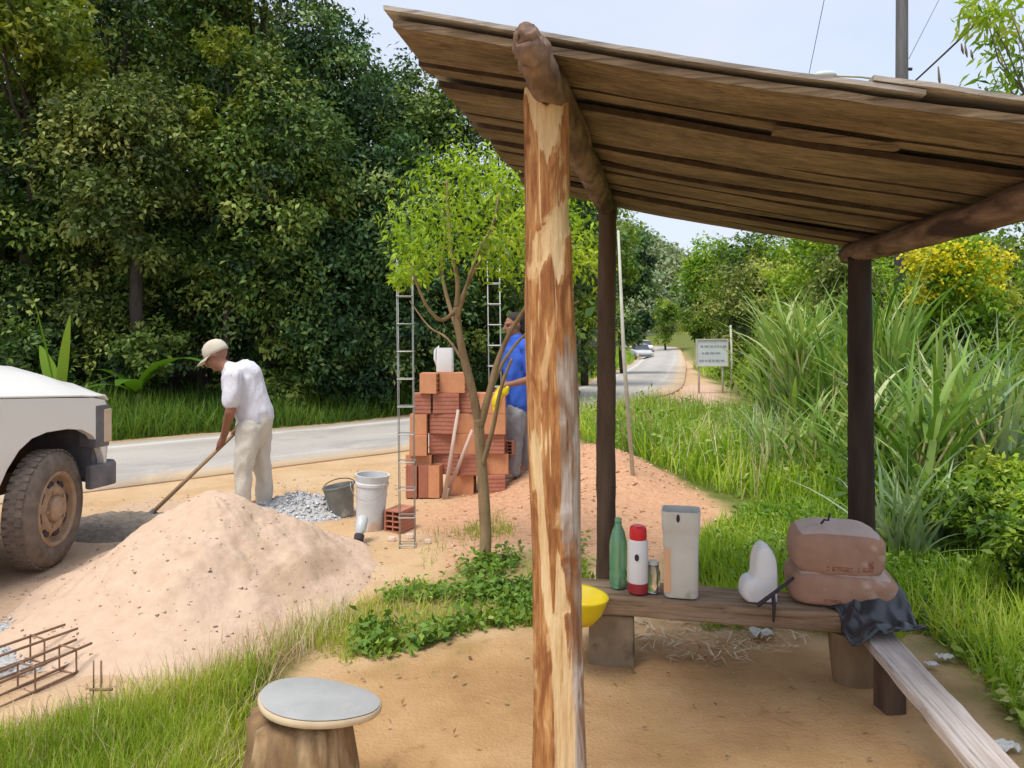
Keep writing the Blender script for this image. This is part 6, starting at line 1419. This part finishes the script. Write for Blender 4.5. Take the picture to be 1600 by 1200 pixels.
UNDER = poly_px([(1095, 985), (1110, 930), (1240, 930), (1400, 950), (1440, 985), (1400, 1010), (1230, 985)])
grass('bench_grass', UNDER, 2600, (0.06, 0.2), (0.005, 0.010), M['grass_lush'], 'bright grass showing under the back bench', 0.35, 0.9)
WEEDS = poly_px([(555, 1000), (570, 950), (640, 918), (720, 890), (800, 868), (850, 858), (905, 850), (930, 960), (850, 985), (770, 982), (690, 1003), (620, 1028), (575, 1030)])
weeds('weed_patch', WEEDS, 420, 11, (0.015, 0.085), 0.040, 0.55, M['weed_leaf'], 'low green weeds spreading from the tree foot to the grass', dens=lambda x, y: np.clip(0.02 + 2.0 * vnoise(x, y, 3.6, 12) + 0.40 * smooth01((x + 0.6) / 0.7), 0, 1))
grass('weed_grass', GR_WEED, 3600, (0.03, 0.14), (0.004, 0.008), M['grass_front'], 'thin grass among the weeds', 0.4, 0.8, dens=lambda x, y: np.clip(0.25 + 1.3 * vnoise(x, y, 2.2, 14), 0, 1))
grass('front_grass', GR_FRONT, 26000, (0.06, 0.20), (0.003, 0.0075), M['grass_front'], 'fine yellow-green grass in the lower left foreground', 0.28, 0.75, dens=lambda x, y: np.clip(0.08 + 1.1 * smooth01((sdist(GR_FRONT, x, y) - 0.02) / 0.30) + 0.7 * vnoise(x, y, 3, 15), 0, 1))
FRINGE = poly_px([(-60, 1200), (40, 1130), (180, 1090), (330, 1040), (440, 985), (520, 950), (560, 970), (480, 1030), (430, 1060), (300, 1110), (150, 1160), (20, 1260)])
grass('grass_fringe', FRINGE, 1500, (0.05, 0.20), (0.002, 0.004), M['straw'], 'thin dry grass stems on the edge of the sand', 0.3, 0.5)
grass('dry_stems', LUSH, 900, (0.3, 0.7), (0.004, 0.009), M['straw'], 'dry pale stems standing in the lush grass', 0.2, 0.5)
HERB = poly_px([(1250, 690), (1700, 690), (1800, 900), (1500, 900), (1400, 860), (1280, 800)])
weeds('tall_herbs', HERB, 900, 14, (0.2, 0.7), 0.085, 0.42, M['mid_leaf'], 'tangled leafy herbs between the cane clumps', rad=0.14)
grass('herb_grass', HERB, 5000, (0.2, 0.6), (0.010, 0.022), M['grass_lush'], 'tall grass growing between the cane clumps', 0.3, 1.0)
weeds('grass_herbs', LUSH, 420, 9, (0.15, 0.45), 0.085, 0.4, M['weed_leaf'], 'leafy herbs scattered through the lush grass', rad=0.10)
grass('front_dry_grass', GR_FRONT, 2600, (0.08, 0.22), (0.002, 0.005), M['straw'], 'dry yellow blades mixed into the foreground grass', 0.35, 0.8)
TUFT = poly_px([(440, 800), (560, 735), (640, 705), (700, 720), (860, 830), (850, 870), (560, 960), (545, 880)])
grass('yard_tufts', TUFT, 1500, (0.03, 0.11), (0.003, 0.007), M['grass_front'], 'sparse yellowish grass tufts on the bare yard', 0.4, 0.7, dens=lambda x, y: np.clip(3.2 * (vnoise(x, y, 2.4, 31) - 0.16), 0, 1))
# verge of the far roadside
def verge(name, i0, i1, off0, off1, n, h, wd, mat, label, seed=0):
    t = RNG.uniform(i0, i1, n); i = t.astype(int); f = (t - i)[:, None]; A_ = RLa[i] * (1 - f) + RLa[i + 1] * f; d = unit(RLa[i + 1] - RLa[i]); nn = np.stack([-d[:, 1], d[:, 0]], 1)
    o = RNG.uniform(off0, off1, n) ** 1.0; q_ = A_ + nn * o[:, None]; x, y = q_[:, 0], q_[:, 1]
    B = np.stack([x, y, gz(x, y) - 0.02], 1); var = np.clip(0.45 + 0.6 * vnoise(x, y, 0.9, 21) + RNG.normal(size=n) * 0.15, 0, 1)
    hh = RNG.uniform(h[0], h[1], n) * (0.6 + 0.9 * (vnoise(x, y, 1.1, 22) + 0.5))
    V, Q, vr = ribbons(B, RNG.uniform(0, 6.28, n), hh, RNG.uniform(wd[0], wd[1], n), np.abs(RNG.normal(size=n)) * 0.25, np.abs(RNG.normal(size=n)) * 0.9, 3, 0.5, var)
    tag(link(name, np_mesh(name, V, Q, None, vr), M[mat]), label, 'grass', kind='stuff')
verge('roadside_grass', 3, 44, 0.25, 2.6, 26000, (0.15, 0.55), (0.012, 0.026), 'grass_road', 'green grass strip along the far edge of the road')
verge('far_verge', 40, 62, 0.3, 3.5, 9000, (0.3, 0.8), (0.04, 0.08), 'grass_lush', 'bright grass verge beside the far road')
FARR = poly_px([(1080, 575), (1100, 590), (1150, 600), (1180, 640), (1320, 655), (1500, 640), (1400, 590), (1250, 560), (1130, 552)])
grass('far_scrub', FARR, 9000, (0.3, 0.9), (0.03, 0.06), M['grass_lush'], 'rough grass and scrub around the notice board', 0.3, 0.9)
# straw and wood chips under the bench
DEB = poly_px([(985, 955), (1130, 945), (1270, 965), (1260, 1020), (1120, 1045), (1000, 1030)])
x, y = scatter(DEB, 520); n = len(x); B = np.stack([x, y, gz(x, y) + RNG.uniform(0.004, 0.03, n)], 1)
V, Q, v = ribbons(B, RNG.uniform(0, 6.28, n), RNG.uniform(0.02, 0.12, n), RNG.uniform(0.003, 0.012, n), RNG.uniform(1.35, 1.60, n), RNG.normal(size=n) * 0.3, 3, 0.3)
tag(link('straw_litter', np_mesh('straw_litter', V, Q, None, v), M['straw']), 'pale straw and wood shavings scattered under the bench', 'litter', kind='stuff')
M['paper'] = surf('paper', (0.72, 0.72, 0.70), (0.55, 0.54, 0.50), 9)
for k, (px, py, s_, lab) in enumerate(((1476, 1035, 0.05, 'crumpled white paper scrap beside the pale bench'), (1456, 1046, 0.035, 'smaller white paper scrap left of the crumpled one'), (1570, 1178, 0.06, 'white paper scrap at the lower right corner'), (1190, 998, 0.07, 'white paper strip lying in the straw under the bench'))):
    q_ = G(px, py); mb = MB(); n = 6; vs = [(q_.x + (i / n - 0.5) * s_ * 1.5, q_.y + (j / n - 0.5) * s_, q_.z + 0.02 + 0.35 * s_ * (0.5 + mnoise.noise(Vector((i * 0.7, j * 0.7, k * 3))))) for i in range(n + 1) for j in range(n + 1)]
    mb.add(vs, [(i * (n + 1) + j, (i + 1) * (n + 1) + j, (i + 1) * (n + 1) + j + 1, i * (n + 1) + j + 1) for i in range(n) for j in range(n)])
    o = mb.build('paper_scrap', M['paper'], None, q_); tag(o, lab, 'paper', 'paper litter'); sd_ = o.modifiers.new('s', 'SOLIDIFY'); sd_.thickness = 0.002
# clods and bark chips: stones on the red earth and sand (uncountable)
def clods(name, poly, n, s, mat, label, zoff=0.0, hf=None, flat=0.6):
    x, y = scatter(poly, n); n = len(x); base = np.array([[1, 0, 0], [0, 1, 0], [-1, 0, 0], [0, -1, 0], [0, 0, 0.8], [0, 0, -0.5]], float); tr = np.array([[0, 1, 4], [1, 2, 4], [2, 3, 4], [3, 0, 4], [1, 0, 5], [2, 1, 5], [3, 2, 5], [0, 3, 5]])
    sc = (RNG.uniform(s[0], s[1], n) * RNG.uniform(0.4, 1, n))[:, None, None]; V = base[None] * sc * RNG.uniform(0.6, 1.3, (n, 6, 1)) * np.array([1, 1, flat]); a = RNG.uniform(0, 6.28, n); ca, sa = np.cos(a)[:, None], np.sin(a)[:, None]
    z = gz(x, y) if hf is None else hf(x, y)
    X = V[:, :, 0] * ca - V[:, :, 1] * sa + x[:, None]; Y = V[:, :, 0] * sa + V[:, :, 1] * ca + y[:, None]; Z = V[:, :, 2] + z[:, None] + zoff
    Vv = np.stack([X, Y, Z], 2).reshape(-1, 3); T_ = (np.arange(n)[:, None, None] * 6 + tr[None]).reshape(-1, 3)
    tag(link(name, np_mesh(name, Vv, None, T_, None, RNG.random(len(T_))), mat), label, 'clods', kind='stuff')
M['clod_red'] = leaf_mat('clod_red', [(0, (0.40, 0.18, 0.09)), (0.5, (0.60, 0.32, 0.18)), (1, (0.72, 0.48, 0.32))], 0.0, 0.95)
M['clod_tan'] = leaf_mat('clod_tan', [(0, (0.22, 0.14, 0.08)), (0.5, (0.44, 0.29, 0.16)), (1, (0.62, 0.46, 0.30))], 0.0, 0.95)
M['chip'] = leaf_mat('chip', [(0, (0.46, 0.31, 0.16)), (0.5, (0.56, 0.41, 0.24)), (1, (0.24, 0.14, 0.07))], 0.0, 0.9)
M['stone_bit'] = leaf_mat('stone_bit', [(0, (0.30, 0.30, 0.30)), (0.5, (0.52, 0.52, 0.52)), (1, (0.72, 0.72, 0.70))], 0.0, 0.9)
clods('earth_clods', RED, 1500, (0.008, 0.034), M['clod_red'], 'loose red earth clods on the mound right of the bricks')
YARD = poly_px([(-200, 1100), (0, 800), (300, 770), (640, 720), (860, 780), (850, 870), (560, 960), (430, 1050), (0, 1180)])
clods('yard_pebbles', YARD, 1500, (0.006, 0.022), M['clod_tan'], 'small earth pebbles scattered over the sandy yard')
M['dry_leaf'] = leaf_mat('dry_leaf', [(0, (0.16, 0.09, 0.04)), (0.5, (0.32, 0.20, 0.09)), (1, (0.50, 0.36, 0.18))], 0.1, 0.9)
x, y = scatter(np.vstack([FLOOR]), 110); n = len(x); V, q, v = leaves(np.stack([x, y, gz(x, y) + 0.008], 1), np.tile([0, 0, 1.0], (n, 1)), np.full(n, 0.028), 0.45, RNG.random(n), 0, 2.0, 0.3)
tag(link('fallen_leaves', np_mesh('fallen_leaves', V, q, None, v), M['dry_leaf']), 'small dry leaves fallen on the earth floor of the shelter', 'fallen leaves', kind='stuff')
x, y = scatter(YARD, 420); n = len(x); V, Q, v = ribbons(np.stack([x, y, gz(x, y) + 0.012], 1), RNG.uniform(0, 6.28, n), RNG.uniform(0.03, 0.14, n), RNG.uniform(0.002, 0.006, n), RNG.uniform(1.45, 1.6, n), RNG.normal(size=n) * 0.15, 2, 0.3)
tag(link('yard_twigs', np_mesh('yard_twigs', V, Q, None, v), M['dry_leaf']), 'small dry twigs strewn over the sandy yard', 'twigs', kind='stuff')
clods('floor_chips', FLOOR, 520, (0.003, 0.010), M['chip'], 'small bark chips and crumbs on the shelter floor', 0, None, 0.35)
GRV = poly_px([(418, 782), (470, 775), (515, 800), (510, 830), (450, 832), (425, 810)])
dg = bpy.context.evaluated_depsgraph_get(); dg.update()
def on_obj(o):
    from mathutils.bvhtree import BVHTree
    ml = o.matrix_world; tree_ = BVHTree.FromPolygons([o.location + v.co for v in o.data.vertices], [tuple(p_.vertices) for p_ in o.data.polygons])
    def f(x, y):
        z = gz(x, y)
        for i in range(len(x)):
            h_ = tree_.ray_cast(Vector((x[i], y[i], 5)), Vector((0, 0, -1)))
            if h_[0] is not None: z[i] = max(z[i], h_[0].z)
        return z
    return f
sp = bpy.data.objects['sand_pile']; SPOLY = np.array([(-1.86 + 1.05 * math.cos(a), 4.70 + 1.25 * math.sin(a)) for a in np.linspace(0, 6.28, 30)])
M['sand_crumb'] = leaf_mat('sand_crumb', [(0, (0.16, 0.10, 0.06)), (0.4, (0.40, 0.28, 0.19)), (1, (0.70, 0.52, 0.38))], 0.0, 0.95)
clods('sand_crumbs', SPOLY, 850, (0.003, 0.016), M['sand_crumb'], 'damp lumps and bits scattered over the sand pile', 0.0, on_obj(sp), 0.6)
gp = bpy.data.objects['gravel_heap']; GP = np.array([(-1.78 + 0.5 * math.cos(a), 6.35 + 0.38 * math.sin(a)) for a in np.linspace(0, 6.28, 20)])
clods('gravel_stones', GP, 1600, (0.008, 0.025), M['stone_bit'], 'loose grey stones of the gravel heap', 0.0, on_obj(gp), 0.8)
GP2 = np.array([(-2.45 + 0.5 * math.cos(a), 3.72 + 0.45 * math.sin(a)) for a in np.linspace(0, 6.28, 20)])
clods('gravel_spill_stones', GP2, 900, (0.006, 0.016), M['stone_bit'], 'thin scatter of grey gravel at the left edge of the yard', 0.02, None, 0.7)

# ------------------------------------------------------------------ small lime-green tree in the yard
b_ = G(757, 886); D5 = b_.y; qq = lambda px, py, dd=0.0: P(px, py, D5 + dd)
root = thing('young_tree', 'small lime-green tree with a thin forked trunk in front of the brick stack', 'tree', b_)
mb = MB()
def br(pts, r0, r1, seg=8):
    pts = [Vector(p_) for p_ in pts]; sp_ = spline(pts, 5); n = len(sp_); mb.tube(sp_, [r0 + (r1 - r0) * k / (n - 1) for k in range(n)], seg, wob=0.12, seed=pts[0].x)
br([b_ - Vector((0, 0, 0.1)), qq(759, 840), qq(755, 760), qq(750, 690), qq(747, 655)], 0.040, 0.031, 12)
br([qq(749, 668), qq(738, 610), qq(725, 560), qq(716, 512), qq(713, 480)], 0.030, 0.022)
br([qq(749, 672), qq(763, 620), qq(776, 570), qq(792, 530), qq(815, 490, -0.1), qq(845, 445, -0.15)], 0.026, 0.010)
br([qq(752, 735), qq(770, 670, -0.1), qq(782, 610, -0.15), qq(800, 560, -0.2)], 0.018, 0.008)
br([qq(768, 608), qq(790, 560, 0.1), qq(830, 515, 0.2), qq(905, 470, 0.3)], 0.014, 0.006)
br([qq(713, 485), qq(690, 500, -0.05), qq(668, 480, -0.1), qq(650, 440, -0.12), qq(640, 405, -0.12)], 0.015, 0.006)
br([qq(716, 520), qq(700, 470, 0.1), qq(690, 420, 0.15), qq(695, 370, 0.15), qq(690, 320, 0.2)], 0.016, 0.006)
br([qq(713, 482), qq(715, 440), qq(705, 390, -0.05), qq(700, 330), qq(698, 280)], 0.018, 0.006)
br([qq(714, 490), qq(732, 440, 0.1), qq(760, 390, 0.1), qq(775, 330, 0.1)], 0.015, 0.006)
br([qq(715, 500), qq(728, 450, -0.15), qq(745, 400, -0.2), qq(770, 350, -0.25), qq(780, 300, -0.25)], 0.013, 0.005)
br([qq(730, 575), qq(700, 530, 0.1), qq(670, 510, 0.2), qq(640, 470, 0.25)], 0.010, 0.004)
mb.build('trunk', M['bark_pale'], root, smooth=True)
lob = []
for px, py, r in ((660, 330, 62), (720, 300, 62), (770, 310, 58), (690, 280, 45), (745, 275, 45), (790, 350, 55), (640, 380, 42), (690, 370, 60), (745, 370, 65), (800, 400, 48), (650, 420, 34), (632, 440, 22), (800, 300, 40), (840, 360, 55), (860, 410, 55), (890, 370, 45), (905, 420, 35), (830, 440, 40), (775, 420, 36), (720, 405, 42)):
    c = qq(px + 8, py - 6, random.uniform(-0.38, 0.38)); r_ = r * D5 / F; lob.append((c, (r_, r_ * 1.0, r_ * 0.8)))
V, q, v = crown(lob, 13, 22, 0.046, 0.34, 0.34, 0.7, 0.35, 1.0, 0.12, 0, 0.15); link('crown', np_mesh('crown', V, q, None, v), M['lime_leaf'], root)
